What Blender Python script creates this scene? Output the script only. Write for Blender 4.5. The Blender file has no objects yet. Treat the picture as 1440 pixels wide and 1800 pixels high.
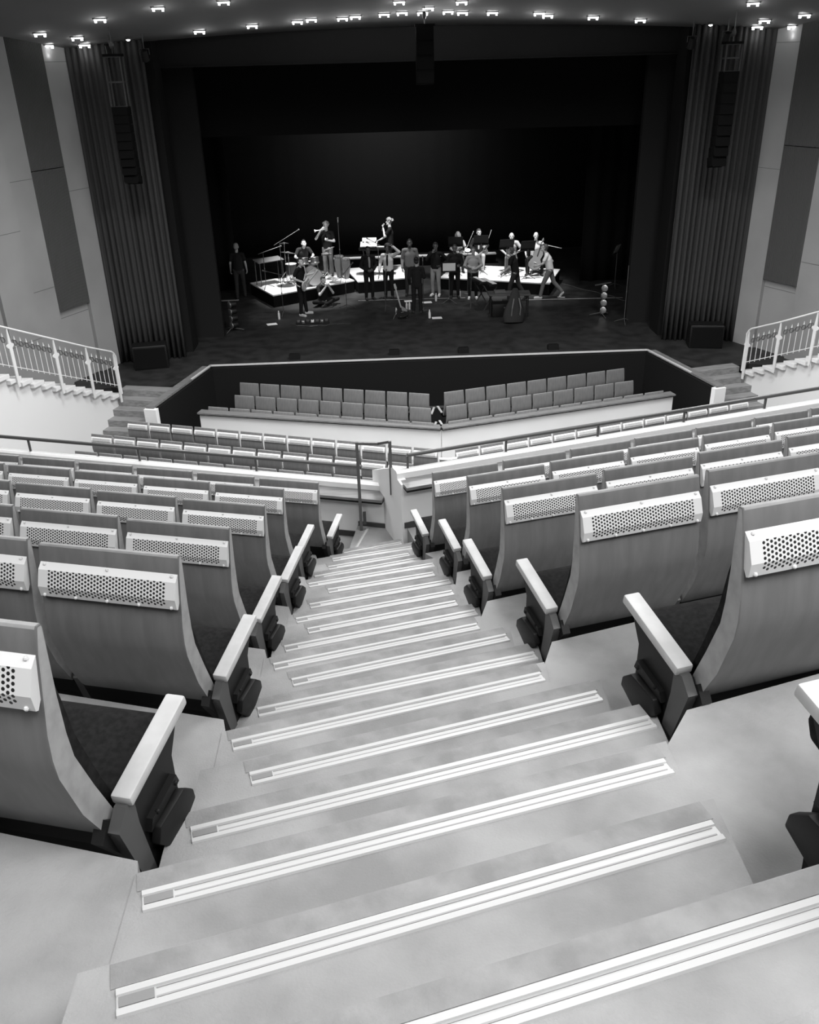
import bpy, bmesh, math, random
from math import sin, cos, pi, radians, sqrt, floor
from mathutils import Vector, Matrix

random.seed(7)
S = bpy.context.scene
COL = S.collection
ZO = 8.4                                    # height of the camera above the pit datum


def Z(v):
    return v + ZO


# ------------------------------------------------------------------ camera, world, exposure, lights
cam_d = bpy.data.cameras.new('camera')
cam = bpy.data.objects.new('camera', cam_d)
COL.objects.link(cam)
PITCH, ROLL, YAW, FPX = 0.474097, -0.027072, 0.030719, 1553.0
fw = Vector((sin(YAW) * cos(PITCH), cos(YAW) * cos(PITCH), -sin(PITCH)))
r0 = Vector((cos(YAW), -sin(YAW), 0))
u0 = r0.cross(fw)
rt = r0 * cos(ROLL) + u0 * sin(ROLL)
up = u0 * cos(ROLL) - r0 * sin(ROLL)
M = Matrix(((rt.x, up.x, -fw.x, 0), (rt.y, up.y, -fw.y, 0), (rt.z, up.z, -fw.z, Z(0)), (0, 0, 0, 1)))
cam.matrix_world = M
cam_d.sensor_fit = 'HORIZONTAL'
cam_d.sensor_width = 36
cam_d.lens = 36 * FPX / 1440
cam_d.clip_start = 0.02
cam_d.clip_end = 200
S.camera = cam

world = bpy.data.worlds.new('world')
S.world = world
world.use_nodes = True
world.node_tree.nodes['Background'].inputs[0].default_value = (0.5, 0.5, 0.5, 1)
world.node_tree.nodes['Background'].inputs[1].default_value = 0.02
S.view_settings.view_transform = 'Standard'
S.view_settings.look = 'None'
S.view_settings.gamma = 1
S.view_settings.use_curve_mapping = False
S.view_settings.exposure = 0.35


def area(name, loc, size, power, rot=(0, 0, 0), sy=None, spread=None):
    d = bpy.data.lights.new(name, 'AREA')
    d.energy = power
    d.shape = 'RECTANGLE'
    d.size = size
    d.size_y = sy or size
    if spread:
        d.spread = radians(spread)
    o = bpy.data.objects.new(name, d)
    o.location = loc
    o.rotation_euler = rot
    COL.objects.link(o)
    return o


def spot(name, loc, target, power, angle, blend=0.5, radius=0.12):
    d = bpy.data.lights.new(name, 'SPOT')
    d.energy = power
    d.spot_size = radians(angle)
    d.spot_blend = blend
    d.shadow_soft_size = radius
    o = bpy.data.objects.new(name, d)
    o.location = loc
    v = Vector(target) - Vector(loc)
    o.rotation_euler = v.to_track_quat('-Z', 'Y').to_euler()
    COL.objects.link(o)
    return o


# house lights over the balcony and the floor seats
for (x, y, z, p) in [(-3.4, 0.5, 2.45, 98), (1.3, 0.0, 2.45, 135), (4.6, 0.5, 2.45, 178),
                     (-3.4, 5.5, 2.35, 104), (1.3, 5.5, 2.35, 112), (6.0, 5.5, 2.35, 120),
                     (-3.6, 11.5, 2.3, 220), (1.3, 11.5, 2.3, 200), (6.2, 11.5, 2.3, 220),
                     (-4.2, 16.2, 2.0, 560), (1.3, 16.2, 2.0, 560), (6.8, 16.2, 2.0, 560)]:
    area('house_light', (x, y, Z(z)), 2.2, p, spread=150)
# unseen fill added behind the camera to brighten surfaces facing it
area('rear_fill_light', (1.3, -3.9, Z(1.2)), 16.0, 50, (radians(84), 0, 0), 2.6)
# stage lights on the bars above the border
for (x, y, z, tx, ty, p, a) in [(-2.2, 29.4, -1.2, -2.1, 29.7, 2300, 42), (0.2, 29.4, -1.2, 0.3, 30.7, 1800, 40),
                                (4.2, 29.2, -1.2, 4.3, 30.3, 1750, 48), (1.4, 27.6, -1.1, 1.6, 28.9, 340, 46),
                                (5.6, 27.4, -1.1, 5.4, 28.8, 420, 34), (-3.2, 27.2, -1.1, -2.4, 27.6, 360, 38),
                                (3.4, 26.6, -1.1, 3.4, 27.4, 260, 34), (-0.3, 33.7, -1.0, -0.2, 34.1, 900, 40), (2.9, 33.7, -1.0, 2.9, 34.1, 900, 40)]:
    spot('stage_spotlight', (x, y, Z(z)), (tx, ty, Z(-6.6)), p, a, 0.6, 0.15)
spot('haze_fill_light', (0.6, 32.6, Z(-1.0)), (0.4, 36.6, Z(-2.8)), 620, 125, 1.0, 0.3)  # spot added to grey the back cloth in place of haze


# ------------------------------------------------------------------ materials
def lin(v):
    v = v / 255.0
    return v / 12.92 if v <= 0.04045 else ((v + 0.055) / 1.055) ** 2.4


MATS = {}


def mat(name, val, rough=0.6, metal=0.0, spec=0.5, noise=None, bump=None, emit=None, wood=None):
    """val: linear grey.  noise=(scale, amount, detail)  bump=(scale, strength)  wood=(scale, amount)"""
    m = bpy.data.materials.new(name)
    m.use_nodes = True
    nt = m.node_tree
    b = nt.nodes['Principled BSDF']
    b.inputs['Base Color'].default_value = (val, val, val, 1)
    b.inputs['Roughness'].default_value = rough
    b.inputs['Metallic'].default_value = metal
    b.inputs['Specular IOR Level'].default_value = spec
    tc = nt.nodes.new('ShaderNodeTexCoord')
    if noise or wood:
        nz = nt.nodes.new('ShaderNodeTexNoise')
        sc, am, det = noise if noise else (wood[0], wood[1], 3)
        nz.inputs['Scale'].default_value = sc
        nz.inputs['Detail'].default_value = det
        if wood:
            mp = nt.nodes.new('ShaderNodeMapping')
            mp.inputs['Scale'].default_value = wood[2] if len(wood) > 2 else (1, 1, 0.06)
            nt.links.new(tc.outputs['Object'], mp.inputs['Vector'])
            nt.links.new(mp.outputs['Vector'], nz.inputs['Vector'])
        else:
            nt.links.new(tc.outputs['Object'], nz.inputs['Vector'])
        mr = nt.nodes.new('ShaderNodeMapRange')
        mr.inputs['From Min'].default_value = 0.36
        mr.inputs['From Max'].default_value = 0.64
        mr.inputs['To Min'].default_value = val * (1 - am)
        mr.inputs['To Max'].default_value = val * (1 + am)
        nt.links.new(nz.outputs['Fac'], mr.inputs['Value'])
        cb = nt.nodes.new('ShaderNodeCombineColor')
        for k in range(3):
            nt.links.new(mr.outputs['Result'], cb.inputs[k])
        nt.links.new(cb.outputs[0], b.inputs['Base Color'])
    if bump:
        n2 = nt.nodes.new('ShaderNodeTexNoise')
        n2.inputs['Scale'].default_value = bump[0]
        n2.inputs['Detail'].default_value = 4
        nt.links.new(tc.outputs['Object'], n2.inputs['Vector'])
        bp = nt.nodes.new('ShaderNodeBump')
        bp.inputs['Strength'].default_value = bump[1]
        bp.inputs['Distance'].default_value = 0.01
        nt.links.new(n2.outputs['Fac'], bp.inputs['Height'])
        nt.links.new(bp.outputs['Normal'], b.inputs['Normal'])
    if emit:
        b.inputs['Emission Color'].default_value = (1, 1, 1, 1)
        b.inputs['Emission Strength'].default_value = emit
    MATS[name] = m
    return m


def vent_material():
    """white sheet metal punched with staggered round holes; uv in metres"""
    m = mat('vent_metal', 0.66, 0.42)
    nt = m.node_tree
    L = nt.links
    b = nt.nodes['Principled BSDF']
    uv = nt.nodes.new('ShaderNodeUVMap')
    sep = nt.nodes.new('ShaderNodeSeparateXYZ')
    L.new(uv.outputs[0], sep.inputs[0])

    def mth(op, a, bb=None, c=None):
        n = nt.nodes.new('ShaderNodeMath')
        n.operation = op
        for i, v in enumerate((a, bb, c)):
            if v is None:
                continue
            if isinstance(v, (int, float)):
                n.inputs[i].default_value = v
            else:
                L.new(v, n.inputs[i])
        return n.outputs[0]
    cx, cy, rr = 0.0112, 0.0132, 0.0042
    u = mth('DIVIDE', sep.outputs[0], cx)
    col = mth('FLOOR', u)
    fu = mth('SUBTRACT', mth('SUBTRACT', u, col), 0.5)
    odd = mth('MULTIPLY', mth('MODULO', mth('ADD', col, 1000.0), 2.0), 0.5)
    v = mth('ADD', mth('DIVIDE', sep.outputs[1], cy), odd)
    row = mth('FLOOR', v)
    fv = mth('SUBTRACT', mth('SUBTRACT', v, row), 0.5)
    d2 = mth('ADD', mth('POWER', mth('MULTIPLY', fu, cx), 2.0), mth('POWER', mth('MULTIPLY', fv, cy), 2.0))
    hole = mth('LESS_THAN', d2, rr * rr)
    hole = mth('MULTIPLY', hole, mth('GREATER_THAN', col, -0.5))
    hole = mth('MULTIPLY', hole, mth('LESS_THAN', col, 37.5))
    hole = mth('MULTIPLY', hole, mth('GREATER_THAN', row, -0.5))
    hole = mth('MULTIPLY', hole, mth('LESS_THAN', row, 6.5))
    mx = nt.nodes.new('ShaderNodeMix')
    mx.data_type = 'RGBA'
    L.new(hole, mx.inputs['Factor'])
    mx.inputs[6].default_value = (0.66, 0.66, 0.66, 1)
    mx.inputs[7].default_value = (0.012, 0.012, 0.012, 1)
    L.new(mx.outputs[2], b.inputs['Base Color'])
    return m


mat('carpet', 0.258, 0.95, spec=0.1, noise=(3.2, 0.20, 8), bump=(160, 0.25))
mat('carpet_band', 0.240, 0.95, spec=0.1, noise=(9, 0.16, 6), bump=(160, 0.25))
mat('wood_back', 0.152, 0.38, spec=0.4, wood=(26, 0.09, (1, 1, 0.05)))
mat('wood_edge', 0.30, 0.5, spec=0.3, noise=(20, 0.1, 3))
mat('wood_floor', 0.22, 0.5, spec=0.3, wood=(9, 0.2, (0.3, 3, 3)))
mat('wood_cap', 0.17, 0.4, spec=0.4, wood=(9, 0.2, (0.3, 3, 3)))
mat('arm_white', 0.47, 0.45, noise=(14, 0.06, 3))
mat('white_paint', 0.66, 0.5)
mat('stair_white', 0.66, 0.7)
mat('wall_joint', 0.12, 0.8)
mat('wall_white', 0.82, 0.7, noise=(0.8, 0.03, 2))
mat('fabric_black', 0.011, 0.9, spec=0.15, noise=(60, 0.3, 3))
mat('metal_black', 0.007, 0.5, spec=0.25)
mat('speaker_black', 0.006, 0.9, spec=0.05)
mat('metal_grey', 0.075, 0.5, spec=0.35)
mat('parapet_top', 0.40, 0.7)
mat('metal_dark', 0.05, 0.4, spec=0.5)
mat('rail_brown', 0.09, 0.35, spec=0.5)
mat('nosing_metal', 0.47, 0.38, spec=0.6)
mat('nosing_groove', 0.30, 0.6)
mat('insert_dark', 0.20, 0.6)
mat('side_wall', 0.255, 0.8, noise=(0.7, 0.08, 3))
mat('side_panel', 0.085, 0.75, spec=0.2)
mat('ceiling', 0.145, 0.9, noise=(0.5, 0.06, 2))
mat('curtain', 0.046, 0.95, spec=0.05)
mat('black_drape', 0.008, 0.98, spec=0.02)
mat('black_wall', 0.012, 0.9, spec=0.05)
mat('frame_grey', 0.016, 0.9, spec=0.05)
mat('stage_floor', 0.022, 0.55, spec=0.3, noise=(3, 0.35, 6))
mat('pit_floor', 0.008, 0.8, spec=0.1)
mat('tape', 0.35, 0.7)
mat('lip_white', 0.55, 0.5)
mat('lamp_lens', 0.9, 0.5, emit=9.0)
mat('led_lens', 0.9, 0.5, emit=3.0)
mat('skin_light', 0.48, 0.55, spec=0.3)
mat('skin_mid', 0.30, 0.55, spec=0.3)
mat('skin_dark', 0.07, 0.5, spec=0.4)
mat('cloth_black', 0.012, 0.9, spec=0.1)
mat('cloth_dark', 0.03, 0.9, spec=0.1)
mat('cloth_mid', 0.14, 0.9, spec=0.1)
mat('cloth_grey', 0.25, 0.9, spec=0.1)
mat('cloth_light', 0.48, 0.9, spec=0.1)
mat('cloth_white', 0.75, 0.9, spec=0.1)
mat('hair_black', 0.010, 0.7)
mat('hair_brown', 0.06, 0.6)
mat('hair_grey', 0.22, 0.6)
mat('hair_blond', 0.42, 0.55)
mat('eye_dark', 0.01, 0.3)
mat('brass', 0.55, 0.25, metal=0.8)
mat('chrome', 0.6, 0.25, metal=0.9)
mat('drum_head', 0.62, 0.6)
mat('drum_shell', 0.05, 0.3)
mat('wood_amber', 0.10, 0.35)
mat('wood_pale', 0.5, 0.4)
mat('paper', 0.8, 0.8)
mat('key_white', 0.75, 0.4)
mat('rostrum_top', 0.62, 0.8)
mat('glass_clear', 0.6, 0.2)
vent_material()


# ------------------------------------------------------------------ mesh helpers
class MB:
    def __init__(s):
        s.bm = bmesh.new()
        s.uv = None

    def faces(s, verts, faces, mi=0):
        vs = [s.bm.verts.new(v) for v in verts]
        out = []
        for f in faces:
            try:
                fc = s.bm.faces.new([vs[i] for i in f])
                fc.material_index = mi
                out.append(fc)
            except ValueError:
                pass
        return out

    def box(s, c, d, mi=0, rot=None, bev=0.0):
        hx, hy, hz = d[0] / 2, d[1] / 2, d[2] / 2
        vs = [Vector((x, y, z)) for x in (-hx, hx) for y in (-hy, hy) for z in (-hz, hz)]
        if rot is not None:
            vs = [rot @ v for v in vs]
        vs = [v + Vector(c) for v in vs]
        fs = s.faces(vs, [(0, 1, 3, 2), (4, 6, 7, 5), (0, 4, 5, 1), (2, 3, 7, 6), (0, 2, 6, 4), (1, 5, 7, 3)], mi)
        if bev:
            es = list({e for f in fs for e in f.edges})
            r = bmesh.ops.bevel(s.bm, geom=es, offset=bev, segments=2, profile=0.5, affect='EDGES')
            for f in r['faces']:
                f.material_index = mi
        return s

    def obox(s, a, b, w, h, mi=0, bev=0.0, upv=(0, 0, 1)):
        """bar of section w x h from a to b"""
        a, b = Vector(a), Vector(b)
        y = (b - a)
        L = y.length
        y.normalize()
        x = y.cross(Vector(upv))
        if x.length < 1e-4:
            x = y.cross(Vector((1, 0, 0)))
        x.normalize()
        z = x.cross(y)
        R = Matrix((x, y, z)).transposed()
        return s.box((a + b) / 2, (w, L, h), mi, R, bev)

    def prism(s, poly, o, ex, ey, ez, d0, d1, mi=0, side_mi=None):
        """poly in (ex,ey) plane at origin o, extruded along ez from d0 to d1"""
        o, ex, ey, ez = Vector(o), Vector(ex), Vector(ey), Vector(ez)
        n = len(poly)
        vs = [o + ex * p[0] + ey * p[1] + ez * d0 for p in poly] + [o + ex * p[0] + ey * p[1] + ez * d1 for p in poly]
        fs = [tuple(range(n)), tuple(range(2 * n - 1, n - 1, -1))] + [(i, n + i, n + (i + 1) % n, (i + 1) % n) for i in range(n)]
        out = s.faces(vs, fs, mi)
        if side_mi is not None:
            for f in out[:2]:
                f.material_index = side_mi
        return out

    def slab(s, pts, z0, z1, mi=0):
        s.prism(pts, (0, 0, 0), (1, 0, 0), (0, 1, 0), (0, 0, 1), z0, z1, mi)
        return s

    def tube(s, a, b, ra, rb=None, seg=10, mi=0, caps=True):
        rb = ra if rb is None else rb
        a, b = Vector(a), Vector(b)
        d = (b - a).normalized()
        x = d.orthogonal().normalized()
        y = d.cross(x)
        vs = []
        for p, r in ((a, ra), (b, rb)):
            for i in range(seg):
                t = 2 * pi * i / seg
                vs.append(p + (x * cos(t) + y * sin(t)) * r)
        fs = [(i, (i + 1) % seg, seg + (i + 1) % seg, seg + i) for i in range(seg)]
        if caps:
            fs += [tuple(range(seg - 1, -1, -1)), tuple(range(seg, 2 * seg))]
        s.faces(vs, fs, mi)
        return s

    def path(s, pts, r, seg=8, mi=0):
        pts = [Vector(p) for p in pts]
        n = len(pts)
        rings = []
        prev = None
        for i, p in enumerate(pts):
            d = (pts[min(i + 1, n - 1)] - pts[max(i - 1, 0)]).normalized()
            if prev is None:
                x = d.orthogonal().normalized()
            else:
                x = (prev - d * prev.dot(d)).normalized()
            prev = x
            y = d.cross(x)
            rings.append([s.bm.verts.new(p + (x * cos(2 * pi * k / seg) + y * sin(2 * pi * k / seg)) * r) for k in range(seg)])
        for i in range(n - 1):
            for k in range(seg):
                f = s.bm.faces.new((rings[i][k], rings[i][(k + 1) % seg], rings[i + 1][(k + 1) % seg], rings[i + 1][k]))
                f.material_index = mi
        for rg in (rings[0][::-1], rings[-1]):
            f = s.bm.faces.new(rg)
            f.material_index = mi
        return s

    def lathe(s, prof, c, axis=(0, 0, 1), seg=20, mi=0):
        """prof: list of (r, h) along axis"""
        d = Vector(axis).normalized()
        x = d.orthogonal().normalized()
        y = d.cross(x)
        c = Vector(c)
        rings = [[s.bm.verts.new(c + d * h + (x * cos(2 * pi * k / seg) + y * sin(2 * pi * k / seg)) * max(r, 1e-4)) for k in range(seg)] for r, h in prof]
        for i in range(len(rings) - 1):
            for k in range(seg):
                f = s.bm.faces.new((rings[i][k], rings[i][(k + 1) % seg], rings[i + 1][(k + 1) % seg], rings[i + 1][k]))
                f.material_index = mi
        for rg in (rings[0][::-1], rings[-1]):
            f = s.bm.faces.new(rg)
            f.material_index = mi
        return s

    def ball(s, c, r, seg=10, mi=0, rot=None):
        """r scalar or 3-tuple"""
        if not hasattr(r, '__len__'):
            r = (r, r, r)
        c = Vector(c)
        n = seg
        rings = []
        top = None
        for i in range(1, n):
            th = pi * i / n
            ring = []
            for k in range(2 * n):
                ph = pi * k / n
                v = Vector((r[0] * sin(th) * cos(ph), r[1] * sin(th) * sin(ph), r[2] * cos(th)))
                if rot is not None:
                    v = rot @ v
                ring.append(s.bm.verts.new(c + v))
            rings.append(ring)
        tv = Vector((0, 0, r[2]))
        if rot is not None:
            tv = rot @ tv
        a, b = s.bm.verts.new(c + tv), s.bm.verts.new(c - tv)
        m = 2 * n
        for k in range(m):
            f = s.bm.faces.new((a, rings[0][k], rings[0][(k + 1) % m]))
            f.material_index = mi
            f = s.bm.faces.new((b, rings[-1][(k + 1) % m], rings[-1][k]))
            f.material_index = mi
            for i in range(len(rings) - 1):
                f = s.bm.faces.new((rings[i][k], rings[i + 1][k], rings[i + 1][(k + 1) % m], rings[i][(k + 1) % m]))
                f.material_index = mi
        return s

    def mesh(s, name, mats, smooth=False):
        bmesh.ops.recalc_face_normals(s.bm, faces=s.bm.faces)
        me = bpy.data.meshes.new(name)
        s.bm.to_mesh(me)
        s.bm.free()
        for m in (mats if isinstance(mats, (list, tuple)) else [mats]):
            me.materials.append(MATS[m])
        if smooth:
            for p in me.polygons:
                p.use_smooth = True
            if smooth != True:
                try:
                    me.set_sharp_from_angle(angle=radians(smooth))
                except Exception:
                    pass
        return me

    def obj(s, name, mats, parent=None, smooth=False, loc=None):
        o = bpy.data.objects.new(name, s.mesh(name, mats, smooth))
        COL.objects.link(o)
        if parent is not None:
            o.parent = parent
        if loc is not None:
            o.location = loc
        return o


def tag(o, label, cat, group=None, kind=None):
    o['label'] = label
    o['category'] = cat
    if group:
        o['group'] = group
    if kind:
        o['kind'] = kind
    return o


def structure(o, label=None, cat=None):
    o['kind'] = 'structure'
    if label:
        o['label'] = label
    if cat:
        o['category'] = cat
    return o


def empty(name, loc=(0, 0, 0), rz=0.0, label=None, cat=None, group=None):
    o = bpy.data.objects.new(name, None)
    o.location = loc
    o.rotation_euler = (0, 0, rz)
    o.empty_display_size = 0.1
    COL.objects.link(o)
    if label:
        tag(o, label, cat, group)
    return o


def inst(name, me, parent):
    o = bpy.data.objects.new(name, me)
    COL.objects.link(o)
    o.parent = parent
    return o


def copy_tree(o, parent=None):
    c = o.copy()
    COL.objects.link(c)
    if parent is not None:
        c.parent = parent
    for ch in list(o.children):
        copy_tree(ch, c)
    return c


ORD = ['first', 'second', 'third', 'fourth', 'fifth', 'sixth', 'seventh', 'eighth', 'ninth', 'tenth', 'eleventh', 'twelfth',
       'thirteenth', 'fourteenth', 'fifteenth', 'sixteenth', 'seventeenth', 'eighteenth', 'nineteenth', 'twentieth']

# ------------------------------------------------------------------ key numbers of the hall
XC = 1.33                                   # hall axis
STAGE = Z(-7.0)
TL, TR = 0.2927, 0.2946                     # angle of the left / right seat rows
DROW = 0.9675


def zs(n):                                  # level of aisle step n
    k = n - 1
    return Z(-1.331 - 0.15096 * k + 0.00064 * k * k - 0.0)


NOS = [(0.133, 0.891, 0.737, 1.047, -1.331), (-0.52, 1.047, 0.673, 1.366, -1.481), (-0.574, 1.385, 0.691, 1.715, -1.63),
       (-0.544, 1.706, 0.762, 2.055, -1.778), (-0.447, 2.053, 0.686, 2.363, -1.925), (-0.561, 2.369, 0.555, 2.666, -2.071),
       (-0.525, 2.711, 0.591, 2.99, -2.215), (-0.433, 3.068, 0.525, 3.327, -2.358), (-0.553, 3.374, 0.427, 3.63, -2.5),
       (-0.542, 3.708, 0.456, 3.963, -2.64), (-0.457, 4.06, 0.379, 4.274, -2.78), (-0.553, 4.372, 0.387, 4.603, -2.918),
       (-0.504, 4.732, 0.398, 4.953, -3.055), (-0.413, 5.116, 0.314, 5.28, -3.19), (-0.572, 5.419, 0.335, 5.632, -3.325),
       (-0.554, 5.739, 0.253, 5.953, -3.458), (-0.474, 6.098, 0.174, 6.253, -3.59), (-0.462, 6.449, 0.219, 6.605, -3.721),
       (-0.382, 6.765, 0.124, 6.917, -3.85)]
NZ = [n[4] for n in NOS] + [-3.979, -4.106]


def lv(n):                                  # level of step n (1-based), absolute
    return Z(NZ[n - 1]) if n >= 1 else Z(-1.331 + 0.151 * (1 - n))


# aisle corner of each seat row: (x, y, z of the back's top)
LROW = {1: (-0.702, 1.484, -0.986), 2: (-0.669, 2.485, -1.415), 3: (-0.699, 3.505, -1.833), 4: (-0.683, 4.51, -2.24),
        5: (-0.696, 5.525, -2.636), 6: (-0.532, 6.486, -3.021)}
RROW = {0: (0.905, 0.90, -0.565), 1: (0.879, 1.898, -1.004), 2: (0.702, 2.855, -1.433), 3: (0.569, 3.826, -1.851),
        4: (0.503, 4.817, -2.258), 5: (0.35, 5.782, -2.654)}
LDZ = {1: 0.0, 2: 0.010, 3: -0.013, 4: 0.0, 5: 0.015, 6: -0.012}
RDZ = {0: 0, 1: 0.0, 2: 0.006, 3: -0.008, 4: 0.007, 5: -0.008}
ldir, lfwd = Vector((-cos(TL), sin(TL), 0)), Vector((sin(TL), cos(TL), 0))
rdir, rfwd = Vector((cos(TR), sin(TR), 0)), Vector((-sin(TR), cos(TR), 0))


def xright(y):                              # right border of the aisle
    return 0.80 - 0.098 * (y - 1.6)


# ================================================================== STRUCTURE
# ---- balcony tiers (one per seat row), carpeted
def tier(side, k, zf, p0, p1, ain, aout, name, mid=None):
    d, f = (ldir, lfwd) if side == 'L' else (rdir, rfwd)
    # p measured along f, a measured along d; find polygon corners
    def pt(p, a):
        v = f * p + d * a
        return (v.x, v.y)

    def at_x(p, x):                          # point on line p with given x
        a = (x - f.x * p) / d.x
        v = f * p + d * a
        return (v.x, v.y)
    m = MB()
    poly = [at_x(p0, ain[0])] + ([mid] if mid else []) + [at_x(p1, ain[1]), pt(p1, aout), pt(p0, aout)]
    m.slab(poly, zf - 0.62, zf)
    return structure(m.obj(name, 'carpet'), None)


lp = {k: Vector(LROW[k]).dot(lfwd) for k in LROW}
rp = {k: Vector(RROW[k]).dot(rfwd) for k in RROW}
for k in range(0, 7):
    p1 = lp[k + 1] + 0.02 if k < 6 else lp[6] + 1.25
    p0 = (lp[k] if k > 0 else lp[1] - 1.0) - 0.10
    tier('L', k, lv(3 * k + 3) - (0.004 if k < 6 else 0), p0, p1, (-0.30, -0.605), 7.5, 'balcony_tier')
for k in range(-1, 6):
    p1 = rp[k + 1] + 0.025 if k < 5 else rp[5] + 1.28
    p0 = (rp[k] if k >= 0 else rp[0] - 1.0) - 0.10
    n = 3 * k + 3
    c1 = RROW[k + 1][0] - 0.062 if k < 5 else 0.165
    mid = (NOS[n - 1][2] + 0.03, NOS[n - 1][3] + 0.055) if n >= 1 else None
    tier('R', k, lv(n) - 0.004, p0, p1, (0.25, c1), 8.5, 'balcony_tier', mid)

# ---- aisle steps: one slab per tread, carpeted, edge 5 cm beyond the nosing strip
tau = 0.2585
td, tf = Vector((cos(tau), sin(tau), 0)), Vector((-sin(tau), cos(tau), 0))


def tread_poly(pa, pb, xl, xr):
    def at_x(p, x):
        v = tf * p
        a = (x - v.x) / td.x
        v = v + td * a
        return (v.x, v.y)
    return [at_x(pa, xl), at_x(pa, xr), at_x(pb, xr - 0.0), at_x(pb, xl)]


m = MB()
for n in range(-2, 20):
    if n >= 1:
        q = NOS[n - 1]
        pb = Vector(((q[0] + q[2]) / 2, (q[1] + q[3]) / 2, 0)).dot(tf) + 0.055
        ym = (q[1] + q[3]) / 2
        xr = q[2] + 0.03
    else:
        pb = 0.8257 + 0.02 + 0.055 + (n - 1) * 0.3225
        ym, xr = 0.5, 0.74
    xl = -0.60
    m.slab(tread_poly(pb - 0.60, pb, xl, xr), lv(n) - 0.45, lv(n))
# landing at the foot of the aisle, level 20
m.slab([(-0.42, 6.62), (0.17, 6.8), (0.165, 6.93), (0.02, 7.49), (-0.262, 7.56)], Z(-3.979) - 0.4, Z(-3.979))
structure(m.obj('aisle_steps', 'carpet'), 'grey carpeted centre aisle stairs running down the balcony', 'stairs')

# ---- balcony parapets with timber shelf
def parapet(name, foot, d, f, a0, a1, zf, prof, zlow):
    """foot: point on the inner wall foot line; d along, f towards the stage"""
    root = empty(name, (0, 0, 0))
    root['kind'] = 'structure'
    o = Vector((foot[0], foot[1], 0))
    D, F, U = Vector(d), Vector(f), Vector((0, 0, 1))
    sh, c0, c1 = prof
    m = MB()
    m.prism([(0, zlow), (0, zf + sh - .020), (0.099, zf + sh - .020), (0.099, zf + c0), (0.175, zf + c0), (0.175, zlow)], o, F, U, D, a0, a1)
    m.prism([(0.10, zf + c0), (0.128, zf + c1), (0.135, zf + c1), (0.135, zf + c0)], o, F, U, D, a0, a1)
    m.obj('parapet_wall', 'wall_white', root)
    m = MB()
    m.prism([(0.135, zf + c0), (0.135, zf + c1 + .001), (0.177, zf + c1 - .004), (0.177, zf + c0)], o, F, U, D, a0, a1)
    m.obj('parapet_top', 'parapet_top', root)
    m = MB()
    m.prism([(-0.10, zf + sh - .030), (-0.10, zf + sh), (0.10, zf + sh), (0.10, zf + sh - .030)], o, F, U, D, a0, a1, 0)
    m.obj('timber_shelf', 'wood_cap', root)
    m = MB()
    m.prism([(-0.102, zf + sh - .043), (-0.102, zf + sh - .026), (0.0, zf + sh - .026), (0.0, zf + sh - .043)], o, F, U, D, a0, a1)
    m.obj('shelf_lip', 'metal_black', root)
    m = MB()
    m.prism([(-0.012, zf), (-0.012, zf + 0.055), (0.0, zf + 0.055), (0.0, zf)], o, F, U, D, a0, a1)
    m.obj('baseboard', 'metal_dark', root)
    return root


lz6, rz5 = Z(-4.106), Z(-3.721)
LF = (-0.51, 7.602)
# left parapet: from its aisle end outwards to the left
parapet('parapet', LF, (cos(TL), -sin(TL), 0), (sin(TL), cos(TL), 0), -9.5, 0.53, lz6, (0.462, 0.512, 0.530), Z(-6.0))
RF = (0.164, 6.941)
parapet('parapet', RF, (cos(TR), sin(TR), 0), (-sin(TR), cos(TR), 0), 0.0, 10.0, rz5, (0.437, 0.490, 0.505), Z(-6.0))
# end cheek of the right parapet facing the aisle
m = MB()
rn = Vector((-sin(TR), cos(TR), 0))
m.prism([(-0.004, Z(-5.0)), (-0.004, rz5 + 0.43), (0.10, rz5 + 0.44), (0.10, rz5 + 0.49), (0.13, rz5 + 0.505), (0.22, rz5 + 0.50), (0.88, rz5 + 0.20), (0.88, Z(-5.0))],
        Vector((RF[0], RF[1], 0)), rn, Vector((0, 0, 1)), Vector((cos(TR), sin(TR), 0)), -0.02, 0.05)
structure(m.obj('parapet_cheek', 'wall_white'), 'white end cheek of the right parapet', 'wall')

m = MB()
za = Z(-3.979)
m.obox((-0.262, 7.515, za + .02), (0.0, 7.435, za + .02), 0.012, 0.05)
m.obox((0.150, 6.96, za + .02), (0.0, 7.44, za + .02), 0.012, 0.04)
structure(m.obj('baseboard_landing', 'metal_dark'))

# ---- hall floor, stalls floor, pit floor
m = MB()
m.box((XC, 9.0, Z(-8.9)), (26, 34, 0.3))
structure(m.obj('floor', 'wood_floor'))
WALLDIR = radians(18.4)
stalls_l = [(-9.5, 10.0), (XC, 10.0), (XC, 18.55), (-4.4, 20.22), (-5.3, 19.3), (-6.6, 19.0), (-8.3, 14.0)]
zst = Z(-8.19)
m = MB()
m.slab([(-9.8, 8.0), (12.4, 8.0), (12.4, 17.0), (10.0, 18.6), (7.95, 19.3), (7.05, 20.05), (XC, 18.50), (-4.35, 20.05), (-5.25, 19.3), (-7.3, 18.6), (-9.8, 17.0)], zst - 0.4, zst)
structure(m.obj('stalls_floor', 'wood_floor'), 'timber floor of the lower stalls', 'floor')
m = MB()
m.slab([(-4.9, 22.6), (7.5, 22.6), (8.0, 19.0), (7.05, 19.6), (XC, 18.0), (-4.35, 19.6), (-5.4, 19.0)], Z(-8.6), Z(-8.37))
structure(m.obj('pit_floor', 'pit_floor'), 'black floor of the seating pit', 'floor')

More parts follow.
